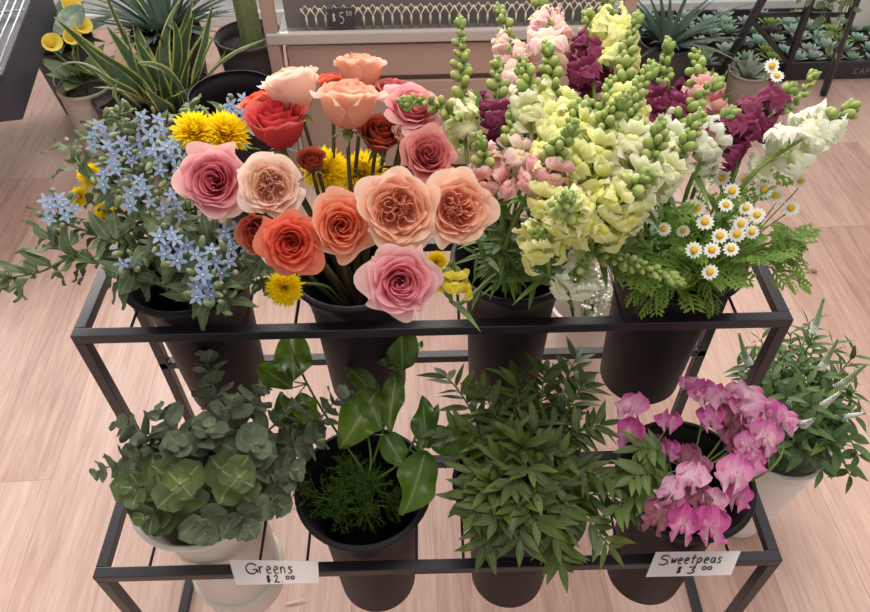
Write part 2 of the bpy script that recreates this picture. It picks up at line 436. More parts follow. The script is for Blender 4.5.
def rose_petals(kind, seed):
    """two builders: inner and outer petals. axis +z, radius 1"""
    R_ = random.Random(seed); inn, out = MB(), MB()
    garden = kind == 'garden'; cup = kind == 'cup'
    plan = []
    if garden:
        # folded swirls packed round the heart
        nsw = 5
        for q in range(nsw):
            a0 = 2*pi*q/nsw+R_.uniform(-.2, .2); rr0 = .3
            for j in range(6):
                plan.append((inn, rr0*cos(a0), rr0*sin(a0), .05+.045*j, .62-.02*j+R_.uniform(-.04, .04), R_.uniform(0, 6.3), 1.5-.1*j, .015, .02, .5+.07*j))
        for j in range(4): plan.append((inn, 0, 0, .05+.03*j, .6, j*2.4, 1.3, .01, .02, .45+.06*j))
        n = 24; k0 = .5
    elif cup: n = 24; k0 = 0
    else: n = 34; k0 = 0
    for i in range(n):
        k = k0+(1-k0)*i/(n-1); ph = i*2.399+R_.uniform(-.3, .3)
        if cup: r, h, w, curl = .07+.6*k**.8, 1.18-.14*k, 1.5-.5*k, .02+.34*max(k-.5, 0)
        elif garden: r, h, w, curl = .16+.72*k**1.1, .66-.2*k*k, .95-.15*k, .04+.2*k**4
        else: r, h, w, curl = .05+.8*k**1.0, .66+.1*sin(pi*k)-.16*k**2, 1.5-.68*k, .03+.26*k**3
        plan.append((inn if k < .62 else out, 0, 0, r, h, ph, w, curl, (.05 if garden else .03)*(.5+k), k))
    for (mbx, ox, oy, r, h, ph, w, curl, wob, k) in plan:
        f1, f2, f3 = R_.uniform(0, 6), R_.uniform(0, 6), R_.uniform(0, 6)
        if kind == 'bloom' and k > .8: h *= .85
        rr = R_.random(); nick = R_.uniform(-.05, .05); pt = R_.uniform(0, .5)
        def fn(s, t):
            wid = w*(.35+.65*min(1, t*1.6)**.7)*(1-.25*max(0, t-.7)/.3*abs(s)**2)
            a = ph+s*wid
            rho = r*(sin(pi/2*min(1, t*1.12)))**(.5 if cup else .62) + s*.05*(1-k)
            rho += wob*sin(s*3+f1)*t
            e = max(0, t-.7)/.3
            zc = h*t**1.1*(1-.14*s**4)
            rho += curl*e*e*(1+.35*sin(s*4+f2)); zc -= curl*.5*e*e*(1+.5*sin(s*3+f1))
            zc += .02*sin(s*6+f2)*t*t*(.4+k) + nick*e + .014*sin(s*13+f3)*e
            if k > .5: rho += .05*pt*e*max(0, 1-abs(s)*2.2); zc += .03*e*sin(s*9+f3)*k
            return (ox+rho*cos(a), oy+rho*sin(a), zc)
        def tf(s, t): return min(1, (.3+.6*k)*(.4+.6*t)+.25*max(0, t-.8)/.2*(.5+k*.4))
        mbx.grid(fn, 12, 8, None, 0, rr, tfn=tf)
    return inn, out
ROSEM = {}
def rose_mesh(kind, seed, c):
    key = (kind, seed, c)
    if key not in ROSEM:
        a, b = rose_petals(kind, seed)
        ROSEM[key] = (a.mesh('inner_petals', rose_mat(c)), b.mesh('outer_petals', rose_mat(c)))
    return ROSEM[key]
def sepal_mesh():
    mb = MB(); mb.ball(Mx.Translation((0, 0, -.1)) @ Mx.Diagonal((.13, .13, .16, 1)), 8, 5)
    for k in range(5):
        a = k*2*pi/5; leaf(mb, V((.08*cos(a), .08*sin(a), -.03)), V((cos(a), sin(a), -.25)), Z, .55, .16, .6, 1, .2, .3)
    return mb.mesh('sepals', m_sepal)
SEP = sepal_mesh()
def rose(u, v, z, rpx, fc, kind, c, seed, label, bk=1, stem=True, group=None, leaves=0, sc=None):
    P = at(u, v, z); R = rpx/ppm(P); f = face(P, *fc)
    base = P - f*R*(.55 if kind == 'cup' else .32)
    R *= 1.42 if kind == 'cup' else .99
    Q, E_ = to_bucket(UB[bk], base)
    t = thing('rose', E_, label, 'rose', group)
    X = frame(base, f, V((U(-1, 1), U(-1, 1), U(-1, 1))), R)
    a, b = rose_mesh(kind, seed, c)
    obj('inner_petals', a, t, X); obj('outer_petals', b, t, X)
    obj('sepals', SEP, t, X)
    mb = MB(); pth = stem_path(base-f*R*.12, -f, Q, E_, 14, .4)
    mb.tube(pth, [.0026+.0008*(i/16) for i in range(len(pth))], 7, t0=1, t1=0); obj('stem', mb.mesh('stem', m_rosestem), t)
RG = None
roses = [
 (215, 181, .915, 36, (-.12, .1), 'bloom', 'pink', 1, 'large pink rose with cream outer edges facing forward, leftmost of the roses'),
 (271, 187, .92, 32, (.05, .0), 'garden', 'cream', 2, 'ruffled cream peach rose immediately right of the leftmost pink rose'),
 (279, 134, .925, 28, (-.15, .75, .6), 'cup', 'red', 3, 'deep coral red rose between the leftmost pink rose and the cream bud above'),
 (263, 111, .915, 17, (-.4, .9, .35), 'cup', 'coral', 4, 'small orange red rose half hidden at the upper left edge of the roses'),
 (297, 99, .95, 27, (-.3, 1, .3), 'cup', 'cream', 5, 'pale cream peach half-open rose at the upper left of the bunch'),
 (348, 114, .965, 29, (.0, 1, .45), 'cup', 'peach', 6, 'peach cup-shaped rose standing upright at top centre over bare stems'),
 (360, 80, .955, 23, (.0, 1, .3), 'cup', 'peach', 7, 'peach rose at the very back top of the bunch'),
 (331, 88, .935, 13, (-.1, 1, .4), 'cup', 'coral', 8, 'small orange red rose peeping between cream and peach roses at the top'),
 (395, 92, .94, 26, (.1, .9, .5), 'bloom', 'dusky', 9, 'salmon pink rose behind the clear pink rose at upper right'),
 (413, 108, .955, 31, (.25, .6, .75), 'bloom', 'softpink', 10, 'clear pink many-petalled rose at upper right beside the snapdragon buds'),
 (428, 155, .93, 28, (.15, .3, .9), 'bloom', 'dusky', 11, 'dusky pink rose below the clear pink rose and above the two peach garden roses'),
 (378, 140, .92, 20, (.1, .5, .6), 'cup', 'darkened', 12, 'shaded brick red rose behind the stems at centre of the bunch'),
 (404, 138, .93, 11, (.1, .5, .6), 'cup', 'cream', 13, 'tiny cream rose bud in the middle right of the bunch'),
 (291, 243, .9, 33, (-.1, -.12), 'bloom', 'coral', 14, 'red orange rose at lower left of the bunch above the yellow pompon'),
 (342, 226, .91, 33, (.05, -.05), 'bloom', 'apricot', 15, 'bright orange peach rose at lower centre touching the large peach garden rose'),
 (398, 210, .935, 40, (.02, .0), 'garden', 'peach', 16, 'largest peach garden rose with crumpled quartered heart facing forward'),
 (457, 209, .925, 37, (.2, .02), 'garden', 'peach', 17, 'peach garden rose with deep folds at the right end beside pink snapdragons'),
 (401, 282, .89, 37, (.05, -.12), 'bloom', 'softpink', 18, 'pink rose hanging lowest of all the roses, over the bucket rim'),
 (262, 232, .875, 18, (-.5, -.1), 'cup', 'darkened', 19, 'dark red rose tucked behind the lower left orange rose'),
 (312, 165, .885, 13, (-.1, .6, .6), 'cup', 'darkened', 20, 'little dark bud behind the cream peach rose, next to the yellow pompons'),
]
for (u, v, z, rp, fc, kd, c, sd, lab) in roses:
    rose(u, v, z, rp, fc if len(fc) == 3 else fc+(1.,), kd, c, sd, lab)

# ------------------------------------------------------------------ snapdragons
SNAP = {   # upper lobes, lower lobes, palate
 'lemon':  [(0, (214, 224, 130)), (.55, (242, 242, 164)), (1, (250, 249, 198))],
 'cream':  [(0, (206, 218, 140)), (.6, (240, 242, 196)), (1, (250, 248, 222))],
 'white':  [(0, (216, 226, 176)), (.6, (242, 244, 222)), (1, (250, 250, 240))],
 'pink':   [(0, (242, 206, 176)), (.6, (244, 184, 186)), (1, (248, 210, 206))],
 'blush':  [(0, (236, 230, 184)), (.6, (250, 230, 216)), (1, (250, 208, 212))],
 'burgundy': [(0, (136, 58, 88)), (.6, (128, 42, 78)), (1, (164, 80, 120))],
 'yellow': [(0, (220, 200, 60)), (.6, (244, 226, 70)), (1, (250, 240, 130))],
}
PAL = {'lemon': (242, 224, 62), 'cream': (240, 238, 160), 'white': (240, 240, 200), 'pink': (244, 190, 170), 'blush': (244, 220, 170), 'burgundy': (150, 48, 96), 'yellow': (246, 206, 20)}
m_bud = organ('snapdragon_bud_green', [(0, (124, 144, 76)), (.5, (158, 176, 96)), (1, (216, 222, 144))], .55, .35)
m_budtip = organ('snapdragon_tip_green', [(0, (118, 144, 70)), (1, (152, 174, 94))], .5, .2)
m_snapstem = organ('snapdragon_stem', [(0, (92, 118, 52)), (1, (132, 158, 74))], .5, .1)
m_snapleaf = organ('snapdragon_leaf', [(0, (74, 104, 46)), (1, (106, 138, 60))], .5, .25, vein=.25)
def floret_mesh(c, seed):
    R_ = random.Random(seed*7+1); mb = MB(); opn = R_.uniform(.8, 1.15)
    mb.grid(lambda a, t: ((.15+.12*t)*cos(2*pi*a), (.15+.13*t)*sin(2*pi*a)-.03*t, .04+.5*t), 10, 3, None, 0, .1, True, tfn=lambda a, t: .5*t)
    for sx in (-1, 1):
        f, g = R_.uniform(0, 6), R_.uniform(0, 6)
        def up(s, t):
            w = (.16+.25*sin(pi*min(.9, t*.9)))*(1 if t < .99 else .8)
            x = sx*.19*(.4+t*.9)+s*w*(.6+.4*opn); y = .15+.46*t-.07*s*s*t+.05*sin(4*s+f)*t
            z = .48+.26*sin(t*2.0)-.22*t*t*opn+.1*sin(5*s+f)*t*t+.08*sin(11*s+g)*t*t*t
            return (x, y, z)
        mb.grid(up, 10, 7, None, 0, R_.random(), tfn=lambda s, t: .35+.65*t)
    for a0, ln in ((-.85, .46), (0, .36), (.85, .46)):
        f, g = R_.uniform(0, 6), R_.uniform(0, 6)
        def lo(s, t):
            w = .12+.24*sin(pi*min(.9, t*.9))
            rx, ry = sin(a0), -cos(a0); r = .1+ln*t
            x = rx*r + s*w*(-ry); y = ry*r*.95+s*w*rx-.04
            z = .56+.14*sin(t*2.6)-.3*t*t*opn+.1*sin(5*s+f)*t*t+.08*sin(11*s+g)*t*t*t
            return (x, y, z)
        mb.grid(lo, 10, 7, None, 0, R_.random(), tfn=lambda s, t: .3+.7*t)
    def pal(a, t):
        th = pi*t; x = .23*sin(th)*cos(2*pi*a); y = .15*sin(th)*sin(2*pi*a); zz = -.13*cos(th)
        return (x, y-.07+abs(x)*.1, .56+zz-.05*max(0, 1-abs(x)*14)*(zz > 0))
    mb.grid(pal, 12, 6, None, 1, .5, True)
    for k in range(5):
        a = 2*pi*k/5; leaf(mb, V((0, 0, 0)), V((cos(a)*.5, sin(a)*.5, 1)), V((-cos(a), -sin(a), .3)), .26, .15, .7, 1, .1, -.1, m=2, nv=3)
    return mb.mesh('floret', [organ('snapdragon_'+c, SNAP[c], .6, .4, .05, spec=.2), organ('snapdragon_palate_%s_%s' % (c, 'deep' if seed == 0 else 'soft'), [(0, SNAP[c][1][1]), (.45, SNAP[c][1][1]), (1, PAL[c] if seed == 0 else tuple((a+b)//2 for a, b in zip(PAL[c], SNAP[c][1][1])))], .6, .25, .05), m_budtip])
def bud_mesh():
    mb = MB(); X = Mx.Translation((0, 0, .45)) @ Mx.Diagonal((.27, .3, .42, 1)); mb.ball(X, 8, 6)
    for k in range(5):
        a = 2*pi*k/5; leaf(mb, V((0, 0, 0)), V((cos(a)*.6, sin(a)*.6, .8)), V((-cos(a), -sin(a), .3)), .4, .3, .6, 1, .1, -.3, m=1, nv=3)
    return mb.mesh('bud', [m_bud, m_budtip])
FLO = {}; BUD = bud_mesh()
def floret(c, k):
    if (c, k) not in FLO: FLO[(c, k)] = floret_mesh(c, k)
    return FLO[(c, k)]
def snapdragon(tip, base, c, bk, label, nfl=12, nbud=12, fs=.036, group=None, nleaf=6, tipw=1.):
    T, Bp = at(*tip), at(*base)
    ax = T-Bp; L = ax.length; a = ax.normalized()
    Q, E_ = to_bucket(UB[bk], Bp)
    t = thing('snapdragon', E_, label, 'snapdragon', group)
    side = a.orthogonal().normalized(); side2 = a.cross(side)
    bend = side*U(-.012, .012)+side2*U(-.012, .012)
    def sp(k): return Bp+ax*k+bend*sin(pi*k)
    pts = [sp(1-i/7) for i in range(8)]
    pth = pts + stem_path(Bp, -a, Q, E_, 9, .35)[1:]
    rd = [.0008+.0022*min(1, i/9) for i in range(len(pth))]
    mb = MB(); mb.tube(pth, rd, 7, t0=1, t1=0); obj('stem', mb.mesh('stem', m_snapstem), t)
    nfl = max(2, int(nfl*.82)); ph = U(0, 6)
    split = nfl/(nfl+nbud*.55)*.85 if nfl else 0
    for i in range(nfl):
        k = (i+.3)/nfl*split; an = ph+i*2.399
        d = (side*cos(an)+side2*sin(an)); dd = (d+a*.25).normalized()
        s = fs*1.0*(1.1-.3*i/max(1, nfl))*U(.9, 1.12)
        obj('floret', floret(c, i % 3), t, frame(sp(k)+d*.004, dd+rnd_dir()*.15, a, s))
    nbud = int(nbud*1.9)
    for i in range(nbud):
        q = i/max(1, nbud); k = split+(.99-split)*q**.85; an = ph+(nfl+i)*2.399
        d = (side*cos(an)+side2*sin(an)); s = (.0225*(1-.6*q))*tipw*(fs/.036)*U(.7, 1.2)
        dd = (d+a*(.55+q*.9)+rnd_dir()*.25).normalized()
        obj('bud', BUD, t, frame(sp(k)+d*.0015, dd, a, s))
    mb = MB(); e = sp(1)
    for i in range(14):
        an = i*2.399; d = side*cos(an)+side2*sin(an); q = i/14
        s_ = .0085*(1-.5*q)*tipw
        mb.ball(frame(e-a*.012*(1-q)*1.3+d*.0045*(1-q), d*(1-q)+a*1.2, a, (s_*.6, s_*.6, s_)), 6, 4)
    obj('bud_tip', mb.mesh('bud_tip', m_budtip), t)
    if nleaf:
        mb = MB()
        low = pth[8:-2]
        for i in range(nleaf):
            p = low[int(U(0, len(low)-.01))]; d = rnd_dir(); d.z = abs(d.z)*.5
            leaf(mb, p, (d-a*.1).normalized(), Z, U(.035, .06), U(.007, .011), .7, 1, .2, U(.1, .5), nv=5)
        obj('leaves', mb.mesh('leaves', m_snapleaf), t)
SG = None
snaps = [  # tip(u,v,z) base(u,v,z) colour bucket nfl nbud fs label
 ((460, 16, 1.0), (466, 150, .9), 'cream', 2, 9, 16, .034, 'cream snapdragon with a tall green budded tip at the left end of the bunch'),
 ((497, 5, .98), (520, 95, .93), 'blush', 2, 9, 9, .034, 'blush cream snapdragon leaning in at the top left behind the tall green tip'),
 ((530, -14, 1.0), (548, 62, .97), 'blush', 2, 9, 6, .036, 'pink and cream snapdragon at the top edge above the centre'),
 ((497, 58, .985), (503, 140, .93), 'burgundy', 2, 7, 8, .032, 'dark burgundy snapdragon left of centre among cream blooms'),
 ((588, 10, 1.0), (594, 92, .95), 'burgundy', 3, 9, 8, .036, 'dark burgundy snapdragon at the top between two lemon ones'),
 ((546, 42, 1.01), (560, 140, .95), 'lemon', 2, 9, 12, .036, 'lemon snapdragon with rows of green buds in the top centre'),
 ((604, -16, 1.02), (617, 68, .97), 'lemon', 3, 10, 8, .037, 'pale lemon snapdragon touching the top edge of the bunch'),
 ((638, 12, 1.03), (622, 120, .97), 'lemon', 3, 5, 26, .036, 'tallest snapdragon with a thick green budded spire at top right of centre'),
 ((653, 62, 1.03), (632, 165, .96), 'cream', 3, 5, 26, .036, 'second green budded spire standing in front of the tallest one'),
 ((668, 38, .99), (671, 125, .93), 'burgundy', 3, 8, 10, .033, 'burgundy pink snapdragon right of the green spires'),
 ((696, 52, .97), (704, 118, .92), 'pink', 3, 7, 9, .036, 'salmon pink snapdragon with green tip, right of the burgundy pink one'),
 ((722, 78, .975), (655, 165, .92), 'white', 3, 8, 12, .035, 'white green snapdragon leaning right in front of the salmon pink one'),
 ((796, 84, .95), (712, 152, .92), 'burgundy', 3, 15, 5, .036, 'large magenta burgundy snapdragon leaning far right over the daisies'),
 ((816, 72, .93), (760, 125, .92), 'burgundy', 3, 3, 12, .028, 'slim green budded snapdragon behind the large magenta one'),
 ((858, 104, .95), (772, 158, .925), 'white', 3, 12, 7, .038, 'white snapdragon reaching farthest right over the floor'),
 ((478, 134, .97), (496, 196, .9), 'pink', 2, 7, 9, .034, 'pink snapdragon beside the right-hand peach roses'),
 ((556, 140, .99), (532, 185, .93), 'pink', 2, 8, 6, .036, 'pink snapdragon low in the centre with spreading lips'),
 ((566, 196, 1.0), (575, 222, .9), 'lemon', 2, 14, 10, .037, 'lemon snapdragon pointing straight forward, showing its star of green buds'),
 ((628, 92, 1.03), (590, 190, .93), 'lemon', 3, 11, 12, .037, 'bright lemon snapdragon slanting across the middle of the bunch'),
 ((588, 100, 1.0), (555, 170, .94), 'lemon', 2, 11, 5, .037, 'lemon snapdragon with deep yellow mouths in the very centre'),
 ((664, 120, 1.01), (615, 215, .92), 'cream', 3, 12, 12, .037, 'cream snapdragon below the green spires, leaning right'),
 ((655, 172, .99), (600, 232, .9), 'lemon', 3, 12, 6, .037, 'lemon snapdragon low on the right above the feathery daisy leaves'),
 ((684, 284, .86), (578, 244, .86), 'cream', 2, 2, 22, .03, 'green budded snapdragon spike lying sideways over the right bucket'),
 ((538, 228, .93), (548, 262, .87), 'lemon', 2, 7, 2, .034, 'lemon yellow snapdragon drooping lowest over the bucket rim'),
 ((586, 262, .87), (570, 278, .83), 'white', 2, 6, 2, .03, 'small white snapdragon low between the two right buckets'),
 ((398, 100, .985), (466, 124, .93), 'cream', 2, 3, 14, .028, 'small green budded snapdragon pointing left across the clear pink rose'),
 ((520, 60, 1.01), (534, 130, .95), 'cream', 2, 8, 10, .035, 'cream snapdragon immediately right of the left burgundy one'),
 ((512, 108, .97), (505, 172, .92), 'blush', 2, 6, 10, .033, 'blush snapdragon with soft green buds between the pink ones'),
 ((702, 112, .985), (640, 190, .92), 'cream', 3, 9, 14, .035, 'cream snapdragon whose bare green stem slants under the white green one'),
 ((612, 78, 1.0), (596, 160, .93), 'cream', 3, 8, 12, .034, 'cream snapdragon pressed between the lemon ones left of the green spires'),
 ((575, 120, 1.02), (548, 215, .91), 'lemon', 2, 7, 12, .035, 'lemon snapdragon with small blooms left of the forward pointing one'),
 ((735, 108, .96), (690, 150, .92), 'white', 3, 7, 8, .035, 'white snapdragon partly behind the large magenta one'),
 ((452, 262, .85), (450, 290, .82), 'yellow', 2, 4, 3, .026, 'small clear yellow snapdragon by the rim, right of the lowest pink rose'),
]
for (tp, bs, c, bk, nf, nb, fs, lab) in snaps:
    snapdragon(tp, bs, c, bk, lab, nf, nb, fs)

# ------------------------------------------------------------------ yellow pompon chrysanthemums
m_mum = organ('yellow_ray_petals', [(0, (244, 204, 6)), (.5, (252, 224, 8)), (1, (255, 236, 40))], .6, .4, .06, spec=.2)
def mum_mesh(seed):
    R_ = random.Random(seed); mb = MB()
    for i in range(210):
        k = i/209; an = i*2.399; el = (pi/2)*(1-k)**.8*1.02-.25*k; ln = .42+.52*k**.5
        d = V((cos(an)*cos(el), sin(an)*cos(el), sin(el)*.75))
        leaf(mb, d*.1, d+V((R_.uniform(-.12, .12), R_.uniform(-.12, .12), R_.uniform(-.05, .15))), Z-d*.2, ln*R_.uniform(.85, 1.05), .2, 1.15, .45, .35, -.1, nv=3)
    return mb.mesh('petals', m_mum)
MUMS = [mum_mesh(k) for k in range(3)]
def mum(u, v, z, rp, fc, bk, label, k):
    P = at(u, v, z); R = rp/ppm(P); f = face(P, *fc); base = P-f*R*.4
    Q, E_ = to_bucket(UB[bk], base)
    t = thing('chrysanthemum', E_, label, 'chrysanthemum')
    obj('petals', MUMS[k % 3], t, frame(base, f, rnd_dir(), R*1.05))
    mb = MB(); mb.tube(stem_path(base, -f, Q, E_), .0022, 6, t0=1, t1=0); obj('stem', mb.mesh('stem', m_stem), t)
mum(194, 127, .915, 25, (-.1, .6, .8), 0, 'yellow pompon chrysanthemum at the left of the upper yellow pair', 0)
mum(226, 128, .905, 26, (.1, .6, .8), 0, 'yellow pompon chrysanthemum touching the red rose, right one of the upper yellow pair', 1)
mum(325, 168, .84, 25, (0, .3, 1), 1, 'yellow pompon chrysanthemum seen behind the rose stems at left', 2)
mum(362, 172, .835, 26, (0, .3, 1), 1, 'yellow pompon chrysanthemum seen behind the rose stems at right', 0)
mum(284, 289, .79, 20, (-.1, -.2, 1), 1, 'yellow pompon chrysanthemum hanging over the bar under the red orange rose', 1)
mum(90, 174, .83, 14, (-.2, .3, 1), 0, 'small yellow pompon at far left among the pale blue flowers', 2)
mum(78, 196, .8, 11, (-.5, .1, 1), 0, 'tiny yellow pompon just below the small far left one', 0)
mum(104, 212, .79, 11, (-.3, 0, 1), 0, 'tiny yellow pompon over the leaves at the left, lowest of the three', 1)
mum(437, 262, .82, 12, (.2, 0, 1), 1, 'small yellow pompon between the lowest pink rose and the third bucket', 2)

# ------------------------------------------------------------------ pale blue starry sprays (bucket 1)
m_blue = organ('pale_blue_petal', [(0, (118, 160, 204)), (.5, (138, 182, 218)), (1, (184, 210, 230))], .6, .35, .06, rvar=(186, 184, 210), spec=.2)
m_bluec = solid('blue_flower_centre', (210, 220, 235), .6)
m_tleaf = organ('blue_spray_leaf', [(0, (76, 94, 58)), (1, (104, 124, 80))], .6, .25, vein=.4, rvar=(88, 104, 80), edge=(.86, (126, 144, 98)))
m_tbud = organ('blue_spray_bud', [(0, (120, 142, 84)), (.6, (140, 156, 104)), (1, (172, 164, 156))], .6, .2)
def star_mesh():
    mb = MB()
    for k in range(5):
        a = 2*pi*k/5; leaf(mb, V((.08*cos(a), .08*sin(a), 0)), V((cos(a), sin(a), .25)), Z, .95, .46, .75, .8, .15, .15, nv=4)
    mb.ball(Mx.Translation((0, 0, .1)) @ Mx.Diagonal((.14, .14, .16, 1)), 6, 4, 1)
    return mb.mesh('blossom', [m_blue, m_bluec])
STAR = star_mesh()
mb = MB(); mb.ball(Mx.Diagonal((.0034, .0034, .0075, 1)), 6, 5); TBUD = mb.mesh('bud', m_tbud)
def blue_spray(u, v, z, label, nfl=8, spread=.03, nleaf=11, nbud=5, fc=(0, .2, 1)):
    P = at(u, v, z); f = face(P, *fc)
    Q, E_ = to_bucket(UB[0], P)
    t = thing('blue_flower_spray', E_, label, 'flower spray')
    base = P-f*.035-Z*.01
    pth = stem_path(base, -f-Z*.3, Q, E_)
    mb = MB(); mb.tube(pth, .0019, 6, t0=1, t1=0)
    spots = []
    for i in range(nfl+nbud):
        an = i*2.399; rr = spread*sqrt((i+.5)/(nfl+nbud)); e1 = f.orthogonal().normalized(); e2 = f.cross(e1)
        p = P+(e1*cos(an)+e2*sin(an))*rr+f*U(-.012, .008)-Z*rr*.2
        spots.append(p); mb.tube([base, base*.5+p*.5+f*.004, p-f*.002], .0009, 5)
    obj('stem', mb.mesh('stem', m_stem), t)
    for i, p in enumerate(spots):
        d = (f+(p-P)*18+rnd_dir()*.3).normalized()
        if i < nfl: obj('blossom', STAR, t, frame(p, d, rnd_dir(), U(.0095, .0132)))
    for p in spots[nfl:]: obj('bud', TBUD, t, frame(p+f*.004, f+rnd_dir()*.8, s=U(.8, 1.3)))
    mb = MB(); low = pth[:10]
    for i in range(nleaf):
        k = int(i*9.5/nleaf); p = low[k]; tg = (low[max(k-1, 0)]-low[k+1]).normalized() if k+1 < len(low) else f
        e1 = tg.orthogonal().normalized(); e2 = tg.cross(e1); an = i*pi+(i//2)*pi/2+.4
        d = e1*cos(an)+e2*sin(an)
        leaf(mb, p, d+tg*.5, tg+Z*.3, U(.032, .056), U(.012, .02), .75, .9, .3, U(0, .6), .3, nv=8, twist=U(-.5, .5))
    obj('leaves', mb.mesh('leaves', m_tleaf), t)
blues = [
 (152, 130, .9, 'pale blue starry spray at the top of the left bunch beside the yellow pompons', 9, .035),
 (122, 152, .885, 'pale blue starry spray at upper left with green buds around it', 7, .03),
 (168, 158, .9, 'dense pale blue starry spray in the middle of the left bunch', 9, .032),
 (182, 138, .88, 'pale blue spray just left of the upper yellow pompon', 6, .028),
 (100, 134, .87, 'lilac blue spray at the back upper left edge of the bunch', 6, .026),
 (58, 208, .83, 'lilac blue spray reaching out at far left below the small yellow pompons', 7, .028),
 (172, 243, .86, 'bright pale blue spray in the centre front, left of the red orange rose', 8, .026),
 (212, 262, .845, 'lilac and blue spray below the leftmost pink rose', 7, .03),
 (204, 286, .825, 'sky blue spray hanging lowest over the front bar', 5, .022),
 (238, 238, .85, 'greyish blue spray tucked beneath the leftmost pink rose', 7, .026),
 (238, 106, .88, 'lilac blue spray just behind the small orange red rose', 6, .026),
 (140, 192, .87, 'sparse blue spray with long leaves at the heart of the left bunch', 5, .03),
 (130, 262, .82, 'grey bud spray over the left end of the bucket rim', 2, .02),
 (112, 172, .87, 'pale blue spray just right of the small far left yellow pompon', 6, .028),
 (172, 206, .87, 'blue spray at left of the leftmost pink rose, between two blue ones', 5, .026),
]
for (u, v, z, lab, nf, sp_) in blues: blue_spray(u, v, z, lab, nf, sp_)
# long leafy branches of the same bunch
def leafy(name, bk, pts, label, cat, mleaf, L=(.05, .07), W=(.018, .024), n=12, tipbuds=0, mst=None, start=.2, droop=(.1, .4), pairs=True, wavy=.15, a=.75, b=.9, r=.0018, sink=.17, group=None, fold=.25, nv=7):
    P = [at(*q) for q in pts]
    Q, E_ = to_bucket(bk, P[-1], sink=sink)
    t = thing(name, E_, label, cat, group)
    ctrl = [P[0]]+P[1:]
    pth = []
    allp = ctrl+[Q]
    for i in range(len(allp)-1):
        p0 = allp[max(i-1, 0)]; p1 = allp[i]; p2 = allp[i+1]; p3 = allp[min(i+2, len(allp)-1)]
        for j in range(6):
            s = j/6
            pth.append(.5*((2*p1)+(-p0+p2)*s+(2*p0-5*p1+4*p2-p3)*s*s+(-p0+3*p1-3*p2+p3)*s**3))
    pth += [Q, (Q+E_)/2, E_]
    mb = MB(); mb.tube(pth, [r*(.5+.5*min(1, i/8)) for i in range(len(pth))], 6, t0=1, t1=0); obj('stem', mb.mesh('stem', mst or m_stem), t)
    mb = MB(); up = pth[:-3]
    for i in range(n):
        k = min(int(i/n*len(up)), len(up)-2); p = up[k]; tg = (up[k]-up[k+1]).normalized()
        e1 = tg.cross(Z); e1 = e1.normalized() if e1.length > .05 else V((1, 0, 0)); e2 = tg.cross(e1)
        an = (pi*i + (i//2)*pi/2*(1 if pairs else 0)+U(-.4, .4)) if pairs else i*2.399
        d = e1*cos(an)+e2*sin(an)
        sc_ = .6+.4*min(1, i/4)
        leaf(mb, p, d+tg*U(.4, .9), tg*.4+Z, U(*L)*sc_, U(*W)*sc_, a, b, fold, U(*droop), wavy, nv=nv)
    obj('leaves', mb.mesh('leaves', mleaf), t)
    if tipbuds:
        mb = MB()
        for i in range(tipbuds):
            p = pth[0]+rnd_dir()*.016; obj('bud', TBUD, t, frame(p, rnd_dir()+Z, s=U(.8, 1.3)))
            mb.tube([pth[1], p], .0007, 4)
        obj('bud_stalks', mb.mesh('bud_stalks', m_tleaf), t)
    return t
BL = 'pale green leafy branch '
for pts, lab, nb in (
   ([(8, 278, .74), (40, 272, .75), (80, 258, .76)], 'long leafy branch with tiny buds reaching farthest left over the floor', 14),
   ([(48, 238, .77), (85, 262, .765)], 'leafy branch with dark curled leaves just above the farthest left one', 5),
   ([(118, 112, .9), (135, 150, .87)], 'leafy budded branch at the back left of the pale blue bunch', 12),
   ([(195, 108, .88), (190, 150, .86)], 'leafy branch behind the upper yellow pompons', 8),
   ([(70, 150, .82), (100, 190, .82)], 'leafy branch left of the small yellow pompons', 8),
   ([(228, 300, .80), (215, 268, .8)], 'leafy sprig with long green leaves hanging over the front bar below the blue sprays', 6),
   ([(105, 240, .8), (130, 245, .79)], 'leafy sprig spreading over the left side bar of the upper tier', 0),
   ([(160, 225, .86), (165, 250, .8)], 'big-leaved sprig in the shady middle of the pale blue bunch', 0),
   ([(215, 235, .84), (205, 262, .8)], 'dark sprig underneath the leftmost pink rose', 0),
   ([(262, 280, .79), (250, 262, .79)], 'leafy sprig between the low yellow pompon and the blue sprays', 4)):
    leafy('leafy_branch', UB[0], pts, lab, 'foliage', m_tleaf, n=13, tipbuds=nb, L=(.036, .06), W=(.015, .023), wavy=.3)

# ------------------------------------------------------------------ daisies (bucket 4)
m_ray = organ('daisy_white', [(0, (236, 234, 220)), (1, (250, 250, 246))], .6, .25, .03, spec=.2)
m_disc = organ('daisy_yellow', [(0, (196, 140, 20)), (1, (232, 182, 40))], .7, .0, .15)
m_dleaf = organ('daisy_leaf', [(0, (118, 150, 60)), (1, (158, 188, 86))], .55, .45, vein=.15, rvar=(110, 150, 60))
def daisy_mesh():
    mb = MB()
    for k in range(13):
        a = 2*pi*k/13+U(-.05, .05); leaf(mb, V((.3*cos(a), .3*sin(a), 0)), V((cos(a), sin(a), U(-.05, .2))), Z, .72, .4, .8, .6, .1, .15, nv=3)
    mb.ball(Mx.Translation((0, 0, -.08)) @ Mx.Diagonal((.3, .3, .16, 1)), 8, 4, 1)
    return mb.mesh('flower_head', [m_ray, m_sepal])
mb = MB(); mb.ball(Mx.Translation((0, 0, .08)) @ Mx.Diagonal((.42, .42, .26, 1)), 10, 6); DDISC = mb.mesh('flower_disc', m_disc)
DAISY = [daisy_mesh() for _ in range(2)]
